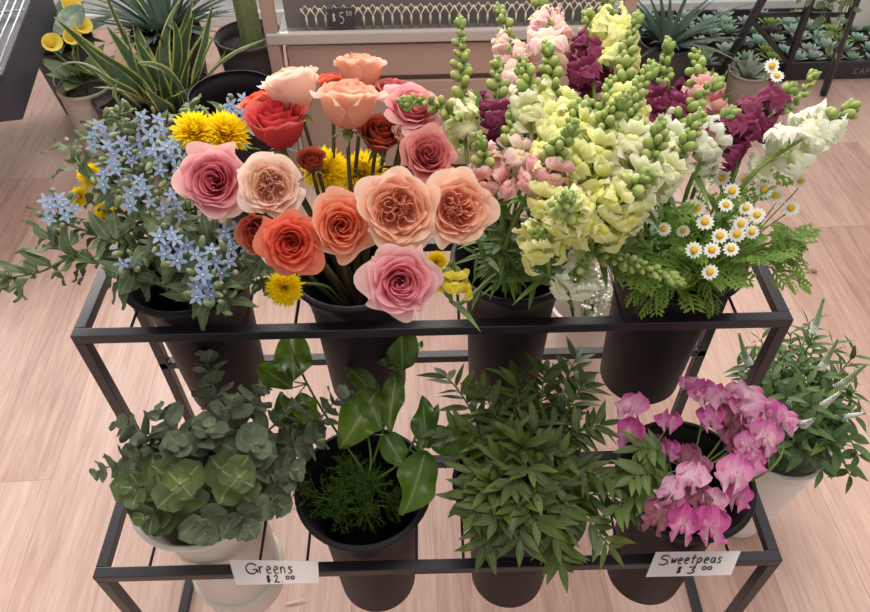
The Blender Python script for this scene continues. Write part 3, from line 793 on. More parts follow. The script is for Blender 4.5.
def lobed(mb, base, d, nrm, L):
    X = frame(base, d, nrm); Xr = X.to_3x3()
    leaf(mb, base, d, nrm, L, L*.13, .8, .8, .1, .15, nv=4)
    for i in range(1, 5):
        k = i/5.2
        for s in (-1, 1):
            p = X @ V((0, -.15*L*k*k, L*k)); dd = Xr @ V((s*.8, 0, .6)); q = L*(.5-.22*abs(k-.45)*2)
            leaf(mb, p, dd, nrm, q, q*.26, .95, .6, .1, .1, nv=4)
            for s2 in (-1, 1):
                leaf(mb, p+dd*q*.4, dd+(Xr @ V((0, 0, s2*.8)))*.8, nrm, q*.42, q*.2, .9, .7, .1, .1, nv=3)
def daisy_spray(heads, label, nleaf=6, leaves=(), bud=3):
    C0 = sum((at(*h) for h in heads), V((0, 0, 0)))/len(heads)
    Q, E_ = to_bucket(UB[3], C0)
    t = thing('daisy_spray', E_, label, 'daisy')
    fk = Q*.35+C0*.65-Z*.05
    pth = stem_path(fk, Q-fk, Q, E_, 8)
    mb = MB(); mb.tube(pth, .002, 6)
    for h in heads:
        P = at(*h); f = face(P, U(-.3, .3), U(.0, .6), 1)
        mb.tube(bez(fk, fk+(P-fk)*.4+Z*.015, P-f*.025, P-f*.003, 6), .0009, 5)
        Xd = frame(P, f, rnd_dir(), U(.009, .0116)); hd = obj('flower_head', DAISY[RN.randrange(2)], t, Xd); obj('flower_disc', DDISC, hd, Xd, label='domed yellow disc')
    obj('stem', mb.mesh('stem', m_dleaf), t)
    if not nleaf and not leaves: return
    mb = MB()
    for i in range(nleaf):
        p = fk*(1-i/nleaf)+Q*(i/nleaf)
        d = (C0-V(UB[3][:3])); d.z = 0; d = d.normalized()*.5+rnd_dir()*.9; d.z = abs(d.z)*.3+.1
        lobed(mb, p, d, Z+rnd_dir()*.7, U(.035, .05))
    for (b, tp) in leaves:
        B0, T0 = at(*b), at(*tp); dv = T0-B0; sd = dv.cross(Z).normalized()
        for q in range(6): lobed(mb, B0+dv*(q/6.), dv.normalized()*.9+sd*(.8 if q % 2 else -.8)*(1 if q < 5 else 0), Z+rnd_dir()*.5, U(.024, .034))
        mb.tube([B0, T0], .0009, 4)
        mb.tube([Q+(Q-E_)*.05, (Q+B0)/2+Z*.01, B0], .0012, 5)
    obj('leaves', mb.mesh('leaves', m_dleaf), t)
for hs, lab, lv in (
   ([(664, 229, .86), (683, 231, .85), (670, 188, .88)], 'daisy spray at the left of the daisies, against the snapdragons', [((655, 262, .8), (630, 296, .76)), ((660, 235, .82), (615, 240, .8))]),
   ([(705, 222, .87), (697, 208, .88), (702, 184, .89), (690, 206, .87)], 'daisy spray in the middle just under the large magenta snapdragon', [((690, 270, .8), (648, 262, .82))]),
   ([(732, 191, .89), (726, 205, .88), (746, 208, .88), (757, 215, .87)], 'daisy spray at the top right of the daisies', [((760, 245, .83), (806, 232, .82))]),
   ([(741, 224, .87), (737, 234, .86), (712, 250, .85), (731, 249, .85)], 'daisy spray front right with four heads close together', [((765, 265, .8), (800, 282, .78)), ((760, 262, .8), (790, 250, .8))]),
   ([(710, 272, .83), (720, 236, .86)], 'daisy spray with the lowest head over the bucket rim', [((708, 275, .78), (712, 300, .75)), ((668, 280, .78), (650, 300, .76))]),
   ([(801, 181, .88), (791, 208, .86), (776, 196, .87)], 'sparse daisy spray reaching right over the floor', [((770, 235, .82), (795, 262, .8))]),
   ([(772, 66, .98), (777, 76, .97)], 'two daisies standing highest, in front of the small grey pot', []),
   ([(722, 178, .885), (764, 190, .88), (752, 232, .86), (694, 250, .85)], 'daisy spray of loose single heads scattered round the others', [((770, 225, .84), (790, 240, .83))]),
   ([(650, 216, .86), (712, 168, .88), (745, 180, .88)], 'daisy spray hidden deep between snapdragons and magenta bloom', [])):
    daisy_spray(hs, lab, 7 if lv else 0, lv)
for k, (tp, lab) in enumerate((((790, 240, .82), 'ferny leafy sprig spreading right past the bucket'), ((640, 275, .79), 'ferny leafy sprig hanging over the front of the right bucket'), ((725, 275, .79), 'ferny leafy sprig right in front of the daisies'), ((780, 170, .86), 'ferny leafy sprig behind the daisies under the white snapdragon'), ((690, 250, .83), 'ferny leafy sprig at the centre of the daisies'), ((620, 225, .84), 'ferny leafy sprig under the lemon snapdragons'), ((750, 200, .86), 'ferny leafy sprig rising between the daisy heads at the top right'), ((715, 205, .86), 'ferny leafy sprig rising behind the daisy heads in the middle'), ((765, 255, .82), 'ferny leafy sprig just right of the daisy heads'), ((668, 215, .86), 'ferny leafy sprig behind the leftmost daisies'), ((735, 235, .83), 'ferny leafy sprig beneath the close group of daisy heads'))):
    P = at(*tp); Q, E_ = to_bucket(UB[3], P); t = thing('feathery_leaf_sprig', E_, lab, 'foliage')
    pth = stem_path(P, (Q-P)+Z*.05, Q, E_, 10); mb = MB(); mb.tube(pth, .0014, 6); obj('stem', mb.mesh('stem', m_dleaf), t)
    mb = MB()
    for i in range(9):
        p = pth[i]; tg = (pth[i]-pth[i+1]).normalized(); e = tg.cross(Z).normalized()
        lobed(mb, p, e*(1 if i % 2 else -1)*.8+tg*.9, Z+rnd_dir()*.7, U(.03, .044))
    lobed(mb, P, P-pth[1], Z, .034)
    obj('leaves', mb.mesh('leaves', m_dleaf), t)
# grassy leaves round the third bucket
for k, (tp, lab) in enumerate((((478, 255, .8), 'narrow-leaved green sprig left in the third bucket'), ((508, 268, .78), 'narrow-leaved green sprig at the front of the third bucket'), ((530, 250, .8), 'narrow-leaved green sprig under the lemon snapdragons'), ((500, 225, .84), 'narrow-leaved green sprig just right of the peach garden rose'), ((520, 215, .84), 'narrow-leaved sprig below the low pink snapdragon'))):
    leafy('narrow_leaf_sprig', UB[2], [tp, (505, 262, .76)], lab, 'foliage', m_snapleaf, (.035, .055), (.006, .009), 24, pairs=False, wavy=.05)

# ------------------------------------------------------------------ eucalyptus
m_euc = organ('eucalyptus_grey', [(0, (156, 162, 136)), (.4, (126, 138, 112)), (1, (118, 132, 108))], .5, .2, .16, vein=.3, rvar=(86, 100, 78), spec=.3)
m_eucy = organ('eucalyptus_olive', [(0, (160, 170, 120)), (.35, (112, 128, 74)), (1, (100, 116, 70))], .6, .2, .16, vein=.5, rvar=(84, 100, 66), spec=.3)
m_eucstem = organ('eucalyptus_stem', [(0, (120, 105, 90)), (1, (120, 125, 105))], .6, .05)
def eucalyptus(tip, low, label, L0=.042, n=9, mat=None, tipL=.014, sp=.02):
    T, P1 = at(*tip), at(*low)
    bk = LB[0]
    Q, E_ = to_bucket((bk[0], bk[1], bk[2]+.015, bk[3]), P1, sink=.19)
    t = thing('eucalyptus_stem', E_, label, 'eucalyptus')
    pth = bez(T, T*.6+P1*.4+Z*.01, P1+Z*.01, P1, 8)+[P1*.5+Q*.5+Z*.004, Q, (Q+E_)/2, E_]
    mb = MB(); mb.tube(pth, [.001+.0012*min(1, i/8) for i in range(len(pth))], 6, t0=1, t1=0); obj('stem', mb.mesh('stem', m_eucstem), t)
    mb = MB(); up = pth[:11]
    # walk along the path
    ln = 0; seg = []
    for i in range(len(up)-1): seg.append((ln, up[i], up[i+1])); ln += (up[i+1]-up[i]).length
    dd = 0.; i = 0
    while dd < ln and i < n+6:
        for (l0, a, b) in seg:
            if l0 <= dd: A, B_ = a, b; ll = l0
        q = min(1, (dd-ll)/max((B_-A).length, 1e-6)); p = A+(B_-A)*q; tg = (A-B_).normalized()
        e1 = tg.cross(Z); e1 = e1.normalized() if e1.length > .1 else V((1, 0, 0)); e2 = tg.cross(e1)
        an = i*pi/2+.3+U(-.2, .2); size = tipL+(L0-tipL)*min(1, (i+.3)/3)
        for s in (0, pi):
            d = e1*cos(an+s)+e2*sin(an+s)
            disc_leaf(mb, p, d+tg*U(.35, .7), tg+rnd_dir()*.15, size*U(.9, 1.1), .12, W=1.05)
        dd += .35*size+sp*.35; i += 1
    mb.ball(frame(T, (T-P1), s=(.003, .003, .006)), 6, 5)
    obj('leaves', mb.mesh('leaves', mat or m_euc), t)
for tp, lo, lab, kw in (
  ((98, 472, .56), (150, 455, .53), 'small-leaved eucalyptus sprig pointing left over the floor', dict(L0=.03, n=7)),
  ((118, 425, .57), (160, 440, .54), 'eucalyptus sprig at the upper left of the white bucket', dict(L0=.036)),
  ((180, 484, .63), (185, 492, .52), 'olive eucalyptus stem facing up like a flower, front left', dict(L0=.056, mat=m_eucy, tipL=.012, n=-1, sp=.05)),
  ((238, 478, .63), (228, 488, .52), 'olive eucalyptus stem facing up like a flower, front right', dict(L0=.052, mat=m_eucy, tipL=.014, n=0, sp=.045)),
  ((132, 488, .6), (160, 490, .54), 'olive eucalyptus stem drooping over the left front of the white rim', dict(L0=.05, mat=m_eucy)),
  ((206, 356, .61), (224, 425, .55), 'tall pale eucalyptus sprig standing before the upper bucket', dict(L0=.036, tipL=.016, n=10)),
  ((158, 412, .6), (180, 440, .55), 'eucalyptus stem at the back left with pale silvery leaves', dict(L0=.042)),
  ((262, 388, .58), (240, 425, .54), 'eucalyptus stem at the back right near the large green leaf', dict(L0=.042)),
  ((300, 405, .57), (262, 440, .54), 'eucalyptus stem leaning right towards the fern bucket', dict(L0=.04)),
  ((322, 440, .56), (275, 455, .53), 'eucalyptus stem leaning farthest right over the black rim', dict(L0=.038)),
  ((280, 505, .55), (258, 488, .53), 'dark eucalyptus stem at the right front of the white bucket', dict(L0=.044)),
  ((205, 532, .57), (205, 512, .54), 'eucalyptus stem hanging over the front of the white rim', dict(L0=.044)),
  ((210, 428, .62), (212, 455, .55), 'eucalyptus stem in the centre back, leaves turned up', dict(L0=.044)),
  ((255, 445, .61), (245, 460, .55), 'eucalyptus stem in the centre right, dark round leaves', dict(L0=.046)),
  ((178, 445, .61), (188, 462, .55), 'eucalyptus stem in the centre left, leaves overlapping', dict(L0=.042)),
  ((146, 518, .58), (180, 505, .54), 'olive eucalyptus stem drooping lowest at the front left of the white rim', dict(L0=.05, mat=m_eucy)),
  ((245, 528, .565), (235, 508, .54), 'eucalyptus stem lowest at the front right of the white rim', dict(L0=.046)),
  ((132, 470, .57), (165, 475, .54), 'eucalyptus stem over the left side of the white rim', dict(L0=.044)),
  ((232, 400, .62), (232, 440, .56), 'eucalyptus stem just right of the tall pale sprig', dict(L0=.046)),
  ((296, 470, .57), (268, 475, .54), 'eucalyptus stem at the right side over the white rim, round dark leaves', dict(L0=.046)),
  ((345, 392, .57), (318, 425, .55), 'eucalyptus sprig by the broad green leaves of the next bucket', dict(L0=.03, n=6))):
    eucalyptus(tp, lo, lab, **kw)

# ------------------------------------------------------------------ broad leaves and fern (lower bucket 2)
m_broad = organ('broad_leaf_green', [(0, (72, 102, 28)), (.6, (96, 126, 34)), (1, (100, 130, 38))], .35, .35, .12, vein=.35, rvar=(52, 88, 34), spec=.5)
def broad(label, stem, leaves):
    P = [at(*q) for q in stem]; Q, E_ = to_bucket(LB[1], P[-1], sink=.2)
    t = thing('broad_leaf_stem', E_, label, 'foliage')
    pth = bez(P[0], P[1], P[-1]+Z*.01, Q, 10)+[(Q+E_)/2, E_]
    mb = MB(); mb.tube(pth, .0018, 6); obj('stem', mb.mesh('stem', m_stem), t)
    for (b, tp, w) in leaves:
        B0, T0 = at(*b), at(*tp); L = (T0-B0).length
        near = min(pth[:10], key=lambda q: (q-B0).length)
        mb = MB(); leaf(mb, B0, T0-B0, (CP-B0).normalized()+Z*.3+RT*U(-.4, .4), L, w/ppm(B0), .8, .75, .22, .15, .26, nu=6, nv=16, twist=U(-.5, .5))
        mb.tube([near, B0], .0012, 5)
        obj('leaf', mb.mesh('leaf', m_broad), t)
broad('tall broad-leaved stem rising in front of the rose bucket', [(398, 322, .6), (400, 370, .58), (385, 440, .53)], [
   ((403, 372, .575), (400, 310, .62), 34), ((388, 368, .57), (358, 318, .6), 15), ((396, 375, .57), (388, 428, .56), 24),
   ((402, 368, .57), (420, 338, .59), 18), ((380, 400, .56), (345, 362, .58), 22)])
broad('broad-leaved stem with wavy leaves leaning right over the black rim', [(425, 398, .57), (420, 440, .55), (405, 470, .52)], [
   ((428, 448, .55), (420, 394, .58), 26), ((430, 446, .55), (474, 436, .56), 28), ((425, 452, .56), (408, 516, .53), 42), ((418, 455, .55), (440, 400, .57), 15)])
broad('broad-leaved stem with a huge drooping leaf at the left of the fern', [(352, 395, .57), (362, 415, .56), (378, 455, .52)], [
   ((376, 392, .57), (342, 446, .55), 44), ((380, 430, .555), (362, 372, .58), 26), ((385, 435, .55), (405, 468, .54), 26)])
broad('broad-leaved stem behind the eucalyptus with a square-ended leaf', [(292, 345, .585), (300, 385, .57), (345, 445, .52)], [
   ((294, 382, .57), (292, 332, .59), 40), ((300, 392, .57), (312, 428, .56), 26), ((292, 388, .57), (258, 365, .57), 30), ((298, 400, .56), (276, 420, .56), 30)])
m_fern = organ('feathery_fern_green', [(0, (60, 92, 28)), (1, (92, 132, 38))], .6, .3, .1, rvar=(60, 96, 36))
def fern(tip, label):
    T = at(*tip); Q, E_ = to_bucket((LB[1][0], LB[1][1], LB[1][2]-.05, LB[1][3]*.8), T, sink=.12)
    t = thing('feathery_fern', E_, label, 'fern')
    pth = bez(T, T-Z*.02, Q+Z*.03, Q, 8)+[E_]
    mb = MB(); mb.tube(pth, .0012, 5); obj('stem', mb.mesh('stem', m_fern), t)
    mb = MB()
    for i in range(26):
        k = (i/26)*6.5; p = pth[int(k)]; tg = (pth[int(k)]-pth[int(k)+1]).normalized(); an = i*2.399
        e1 = tg.orthogonal().normalized(); e2 = tg.cross(e1); d = (e1*cos(an)+e2*sin(an)+tg*.6).normalized(); L = .012+.024*min(1, k/3)
        mb.tube([p, p+d*L], .0005, 3, cap=False)
        for j in range(15):
            q = p+d*L*(j+1)/15; dd = (rnd_dir()+d*.5).normalized()
            leaf(mb, q, dd, rnd_dir(), .0075, .0011, .9, .6, 0, 0, nu=1, nv=1)
            mb.tube([q, q+dd*.0075], [.0005, .0002], 3, cap=False)
    o = obj('fronds', mb.mesh('fronds', m_fern), t)
for tp, lab in (((345, 462, .49), 'feathery fern plume at the back of the black bucket, brightest'), ((372, 478, .49), 'feathery fern plume in the middle right of the bucket'), ((338, 492, .47), 'feathery fern plume at the left of the bucket'), ((302, 491, .485), 'feathery fern tip poking over the left rim of the bucket'),
   ((365, 510, .46), 'feathery fern plume low in the front of the bucket'), ((395, 500, .45), 'dark feathery fern plume low at the right of the bucket'), ((355, 480, .48), 'feathery fern plume in the centre of the bucket'), ((335, 515, .44), 'dark feathery fern plume low at the front left of the bucket')):
    fern(tp, lab)

# ------------------------------------------------------------------ bush of pointed leaves (lower bucket 3)
m_rus = organ('pointed_leaf_green', [(0, (80, 98, 38)), (1, (102, 120, 48))], .45, .28, .15, vein=.15, rvar=(52, 70, 32), spec=.45)
def pointed(tip, label, group=None, n=24, bk=2, mid=None, L=(.032, .05), W=(.010, .014), mat=None, name='pointed_leaf_stem', cat='foliage'):
    T = at(*tip); bx = LB[bk]
    m_ = at(*mid) if mid else V((bx[0], bx[1], bx[2]))*.45+T*.55+Z*.05
    Q, E_ = to_bucket(bx, T, sink=.2)
    t = thing(name, E_, label, cat, group)
    pth = bez(T, m_*.6+T*.4, Q+Z*.05, Q, 12)+[(Q+E_)/2, E_]
    mb = MB(); mb.tube(pth, .0013, 5); obj('stem', mb.mesh('stem', m_stem), t)
    mb = MB()
    for i in range(n):
        k = i/n*11; j = int(k); p = pth[j]+(pth[j+1]-pth[j])*(k-j); tg = (pth[j]-pth[j+1]).normalized()
        e1 = tg.cross(Z); e1 = e1.normalized() if e1.length > .1 else V((1, 0, 0)); an = (0 if i % 2 else pi)+U(-.7, .7)
        d = e1*cos(an)+tg.cross(e1)*sin(an)
        leaf(mb, p, d+tg*U(.5, 1.1), Z+tg*.3+rnd_dir()*.4, U(*L), U(*W), .75, 1, .2, U(0, .35), .03, nv=6)
    leaf(mb, T, T-pth[1], Z, U(*L)*.9, U(*W), .75, 1, .2, .1)
    obj('leaves', mb.mesh('leaves', mat or m_rus), t)
edge = [((447, 378, .57), 'thin pointed-leaf stem reaching up and left in front of the rose bucket'), ((545, 372, .58), 'pointed-leaf stem highest at the back of the bush'), ((585, 385, .58), 'pointed-leaf stem at the back right, beside the white bucket'), ((600, 425, .57), 'pointed-leaf stem reaching right towards the sweet peas'),
  ((465, 500, .53), 'pointed-leaf stem hanging over the left rim'), ((485, 545, .52), 'pointed-leaf stem hanging over the front left of the bush'), ((560, 560, .51), 'pointed-leaf stem hanging over the front bar'), ((608, 545, .51), 'pointed-leaf stem hanging lowest at the right of the bush'),
  ((612, 480, .56), 'pointed-leaf stem lying against the sweet pea bucket'), ((480, 390, .57), 'pointed-leaf stem at the back left of the bush'), ((450, 430, .56), 'pointed-leaf stem just left of the bush beside the wavy leaf'), ((515, 380, .58), 'pointed-leaf stem at the back centre of the bush'), ((638, 505, .53), 'pointed-leaf stem farthest right, crossing under the sweet peas'), ((575, 360, .57), 'thin arching pointed-leaf stem in front of the upper third bucket')]
for tp, lab in edge: pointed(tp, lab, n=18 if tp[0] in (447, 575) else 26)
for i in range(26):
    an = i*2.399; rr = sqrt((i+.5)/26)
    tp = (522+62*rr*cos(an), 470+80*rr*sin(an), .60-.06*rr)
    pointed(tp, 'pointed-leaf stem inside the dense dark green bush of the third lower bucket', 'pointed-leaf stems inside the bush', n=22)
m_rusl = organ('pointed_leaf_light', [(0, (92, 116, 56)), (1, (118, 142, 70))], .45, .3, .1, vein=.2, rvar=(84, 108, 56))
for tp, lab in (((640, 448, .57), 'light green pointed-leaf sprig at the left edge of the sweet pea bucket'), ((632, 478, .57), 'light green pointed-leaf sprig below the left pink blossoms'), ((655, 495, .55), 'light green pointed-leaf sprig in front of the sweet pea bucket'), ((618, 505, .54), 'light green pointed-leaf sprig between bush and sweet peas')):
    pointed(tp, lab, n=18, bk=3, mat=m_rusl, L=(.03, .045))

# ------------------------------------------------------------------ sweet peas (lower bucket 4)
def pea_mats(c, s):
    return organ('sweet_pea_'+c, s, .6, .35, .06, spec=.2)
PEA = {'pink': [(0, (248, 222, 232)), (.35, (236, 170, 206)), (1, (212, 96, 172))],
       'magenta': [(0, (240, 190, 214)), (.35, (220, 118, 178)), (1, (196, 74, 154))],
       'light': [(0, (250, 232, 236)), (.4, (244, 204, 222)), (1, (226, 138, 192))],
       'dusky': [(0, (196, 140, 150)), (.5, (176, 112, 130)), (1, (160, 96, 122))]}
def pea_mesh(c, seed):
    R_ = random.Random(seed); f, g = R_.uniform(0, 6), R_.uniform(0, 6); mb = MB()
    tw = R_.uniform(.8, 1.2); fold = R_.uniform(-.1, .35)
    def banner(s, t):
        w = .13+.4*sin(pi*min(1, .1+t*.66))**.8*(1-.35*max(0, t-.8)/.2)
        x = s*w*(1-fold*t*.5); y = .64*t-.12*abs(s)**2+.03*sin(11*s+g)*t
        z = .12+.1*t+fold*abs(s)**1.3*t+.16*sin(s*5*tw+f)*t*t+.11*sin(s*11*tw+g)*t*t-.26*t*t
        return (x, y, z)
    mb.grid(banner, 18, 9, None, 0, R_.random(), tfn=lambda s, t: min(1, t*.8+.25*abs(s)))
    for sx in (-1, 1):
        h_ = R_.uniform(0, 6)
        def wing(s, t):
            w = .1+.33*sin(pi*min(.93, t)*.93)
            return (sx*(.06+.3*t*(1-.4*s*s)+.08*sin(4*s+f)*t), -.04+s*w*.95-.06*t+.07*sin(6*t+h_), .14+.5*t-.16*t*t-.08*s*s+.08*sin(8*s+h_)*t)
        mb.grid(wing, 8, 7, None, 1, R_.random())
    mb.ball(Mx.Translation((0, -.08, .3)) @ Mx.Diagonal((.07, .13, .22, 1)), 8, 6, 1)
    mb.ball(Mx.Translation((0, -.02, .04)) @ Mx.Diagonal((.1, .1, .13, 1)), 8, 5, 2)
    for k in range(5):
        a = 2*pi*k/5; leaf(mb, V((0, 0, 0)), V((cos(a)*.8, sin(a)*.8, .7)), V((-cos(a), -sin(a), .6)), .26, .1, .6, 1, .1, 0, m=2, nv=3)
    lt = {'pink': 'light', 'magenta': 'pink', 'light': 'light', 'dusky': 'dusky'}[c]
    return mb.mesh('blossom', [pea_mats(c, PEA[c]), pea_mats(lt, PEA[lt]), m_sepal])
PEAM = {}
def pea(c, k):
    if (c, k) not in PEAM: PEAM[(c, k)] = pea_mesh(c, k*5+len(c))
    return PEAM[(c, k)]
m_peastem = organ('sweet_pea_stem', [(0, (96, 116, 62)), (1, (140, 156, 90))], .5, .1)
def sweet_pea(label, fls, ctrl):
    Ps = [at(*f[:3]) for f in fls]; c = [at(*q) for q in ctrl]
    Q, E_ = to_bucket(LB[3], c[-1], sink=.2)
    t = thing('sweet_pea', E_, label, 'sweet pea')
    pth = bez(c[0], c[1] if len(c) > 1 else (c[0]+Q)/2+Z*.02, Q+Z*.04, Q, 12)+[(Q+E_)/2, E_]
    mb = MB(); mb.tube(pth, .0016, 6)
    for i, (P, f) in enumerate(zip(Ps, fls)):
        near = pth[min(i*2, 6)]; fc = face(P, f[4], f[5], f[6]); s = .039*f[7] if len(f) > 7 else .039
        b = P-fc*s*.3; upv = V((U(-.5, .5), U(-.5, .5), 1))+UP*.8
        mb.tube(bez(near, near+(b-near)*.4+Z*.008, b-fc*.012, b, 6), .0011, 5)
        obj('blossom', pea(f[3], (i+int(f[0])) % 4), t, frame(b, fc, upv, s*1.12))
    obj('stem', mb.mesh('stem', m_peastem), t)
sweet_pea('sweet pea with three pink blossoms at upper left, against the black bucket', [(628, 408, .58, 'pink', -.5, .3, .6), (630, 436, .57, 'magenta', -.4, .1, 1), (668, 422, .57, 'magenta', .1, .5, .7, .9)], [(640, 425, .57), (655, 450, .55)])
sweet_pea('sweet pea with small magenta blossoms at the top, nearest the rack leg', [(690, 384, .6, 'magenta', -.2, .6, .5, .8), (706, 396, .6, 'pink', .2, .4, .8), (711, 420, .59, 'magenta', .1, .1, .9, .85)], [(705, 400, .59), (700, 440, .56)])
sweet_pea('sweet pea with a large pale pink blossom at the top right', [(742, 394, .61, 'light', -.1, .7, .6, 1.1), (746, 412, .6, 'pink', .5, .2, .8), (727, 420, .585, 'dusky', -.2, .2, 1, 1.15)], [(740, 405, .59), (720, 450, .56)])
sweet_pea('sweet pea with bright blossoms farthest right on a long curved stem', [(786, 420, .6, 'pink', .7, .2, .6), (768, 412, .6, 'light', .3, .4, .8), (765, 440, .595, 'pink', .1, -.2, 1)], [(783, 440, .59), (790, 480, .6)])
sweet_pea('sweet pea with one large open blossom at right of centre', [(733, 476, .6, 'pink', -.1, .3, 1, 1.15), (752, 460, .58, 'magenta', .3, .2, .8), (738, 500, .57, 'magenta', .1, -.3, .9, .8)], [(745, 490, .57), (735, 500, .56)])
sweet_pea('sweet pea with a pale blossom in the centre of the bucket mouth', [(690, 480, .59, 'light', -.2, .3, .9), (668, 492, .58, 'light', -.5, .0, .8, .8), (700, 500, .57, 'dusky', .1, .0, 1, .9)], [(698, 485, .58), (705, 500, .55)])
sweet_pea('sweet pea with two magenta blossoms hanging lowest over the front rim', [(683, 527, .57, 'magenta', -.1, -.2, 1), (712, 530, .57, 'magenta', .1, -.3, 1), (656, 520, .555, 'dusky', -.3, -.2, .9)], [(700, 515, .56), (700, 500, .55)])  # dusky on the left blossom is shade put into its colour
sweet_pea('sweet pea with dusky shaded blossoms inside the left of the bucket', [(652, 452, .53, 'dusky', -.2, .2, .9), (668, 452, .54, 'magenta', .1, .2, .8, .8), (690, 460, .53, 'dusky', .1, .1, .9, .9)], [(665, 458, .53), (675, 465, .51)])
sweet_pea('sweet pea with small pink blossoms just above the two lowest magenta ones', [(668, 508, .56, 'pink', -.3, -.1, 1, .85), (715, 505, .57, 'light', .2, -.1, 1, .8), (700, 470, .57, 'dusky', 0, .2, 1, .8)], [(695, 498, .56), (700, 485, .54)])
sweet_pea('sweet pea with crumpled pink blossoms under the farthest right pair', [(756, 425, .59, 'magenta', .2, .1, 1, .85), (748, 448, .585, 'pink', .2, -.1, 1, .85), (720, 398, .595, 'pink', -.2, .4, .8, .8)], [(745, 430, .58), (725, 455, .55)])
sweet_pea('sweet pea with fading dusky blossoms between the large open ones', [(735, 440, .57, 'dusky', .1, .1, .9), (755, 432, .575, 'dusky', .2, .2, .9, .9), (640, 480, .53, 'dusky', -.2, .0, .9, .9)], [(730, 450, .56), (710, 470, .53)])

# ------------------------------------------------------------------ white-spiked bush in the white floor bucket
m_ver = organ('veronica_leaf', [(0, (70, 96, 48)), (1, (104, 134, 70))], .5, .25, .1, vein=.2, rvar=(60, 88, 48))
m_spk = organ('white_spike', [(0, (236, 238, 230)), (.45, (210, 218, 196)), (1, (130, 156, 104))], .6, .2)
WB = (WBX, WBY, WBZ, WBR)
def veronica(tip, label, group=None, spike=True, n=26, white=.5):
    T = at(*tip); Q, E_ = to_bucket(WB, T, sink=.2); t = thing('white_spike_flower' if spike else 'leafy_branch', E_, label, 'flower stem' if spike else 'foliage', group)
    top = T
    Ls = .062 if spike else 0
    d0 = (T-V((WBX, WBY, WBZ+.02))).normalized(); e1 = d0.orthogonal().normalized(); bend = (e1*U(-.5, .5)+Z*.2)*.02
    N0 = T-d0*Ls
    pth = bez(N0, N0-d0*.05, Q+Z*.06, Q, 10)+[(Q+E_)/2, E_]
    mb = MB(); mb.tube(pth, .0014, 5)
    obj('stem', mb.mesh('stem', m_stem), t)
    mb = MB()
    for i in range(n):
        k = i/n*9; j = int(k); p = pth[j]+(pth[j+1]-pth[j])*(k-j); an = i*2.399; e = d0.orthogonal().normalized(); d = e*cos(an)+d0.cross(e)*sin(an)
        leaf(mb, p, d+d0*U(.3, .8), Z+d0*.4, U(.03, .048), U(.01, .0145), .7, 1, .2, U(0, .3), .03, nv=5)
    obj('leaves', mb.mesh('leaves', m_ver), t)
    if spike:
        mb = MB()
        for i in range(130):
            q = i/130; an = i*2.399; e2 = d0.cross(e1); d = e1*cos(an)+e2*sin(an); p = N0+d0*Ls*q+bend*q*q
            r_ = (.0068-.0055*q); s = .0028*(1-.6*q)
            o = len(mb.v); mb.ball(frame(p+d*r_*.6, d+d0*.5, s=(s, s, s*1.6)), 5, 3, 0)
            tv = 0 if q < white else .55+.45*q
            for z in range(o, len(mb.v)): mb.a[z] = (tv, 0, 0)
        obj('flower_spike', mb.mesh('flower_spike', m_spk), t)
for tp, lab in (((823, 300, .53), 'tallest white-spiked stem standing at the top of the floor bush'), ((736, 338, .5), 'white-spiked stem seen at the left, behind the rack corner'), ((838, 396, .5), 'white-spiked stem curving up in the middle, half in flower'), ((866, 365, .47), 'white-spiked stem pointing right at the frame edge'),
   ((790, 398, .48), 'short white-spiked stem just left of the curving one'), ((866, 412, .46), 'white-flowering stem low at the right frame edge'), ((838, 340, .5), 'short green-tipped spike right below the tallest one'), ((812, 422, .5), 'white-flowering spike lying low in the middle of the bush')):
    veronica(tp, lab, white=.95 if tp[1] > 395 else .25)
for i in range(30):
    an = i*2.399; rr = sqrt((i+.5)/30)
    veronica((798+68*rr*cos(an), 392+72*rr*sin(an)-8, .48-.1*rr+(.02 if sin(an) > 0 else 0)), 'leafy green stem inside the bush of the white floor bucket', 'leafy stems of the floor bush', False, 26)
for tp, lab in (((822, 470, .38), 'leafy stem drooping over the front of the white floor bucket'), ((858, 455, .38), 'leafy stem drooping at the right of the white floor bucket'), ((850, 475, .36), 'lowest drooping leafy stem of the white floor bucket')):
    P = [tp, (tp[0]-25, tp[1]-35, .40)]
    leafy('leafy_branch', WB, P, lab, 'foliage', m_ver, (.045, .065), (.016, .022), 14, wavy=.05)

# tiny white filler in the pale bucket behind
PB = (PBX, PBY, PBZ, PBR)
m_fill = solid('tiny_white_blossom', (230, 228, 214), .7, var=.1, vscale=60)
for i in range(7):
    an = i*2.399; T = V((PBX, PBY, PBZ+U(.02, .045)))+V((cos(an), sin(an), 0))*.065*sqrt((i+.4)/7)
    Q, E_ = to_bucket(PB, T, sink=.18); t = thing('filler_blossom_stem', E_, 'sprig of tiny white filler blossom in the pale bucket behind the stand', 'flower sprig', 'tiny white filler blossom sprigs')
    mb = MB(); mb.tube([T, T*.5+Q*.5, Q, E_], .0012, 5)
    m2 = MB()
    for j in range(26):
        p = T+rnd_dir()*.032*U(.4, 1); p.z = max(p.z, PBZ-.03)
        dxy = V((p.x-PBX, p.y-PBY, 0))
        if dxy.length > PBR*.9: p -= dxy*(1-PBR*.9/dxy.length)
        mb.tube([T-Z*.02, p], .0006, 3, cap=False); m2.ball(frame(p, rnd_dir(), s=U(.003, .0045)), 6, 4)
    obj('stem', mb.mesh('stem', m_stem), t); obj('blossoms', m2.mesh('blossoms', m_fill), t)

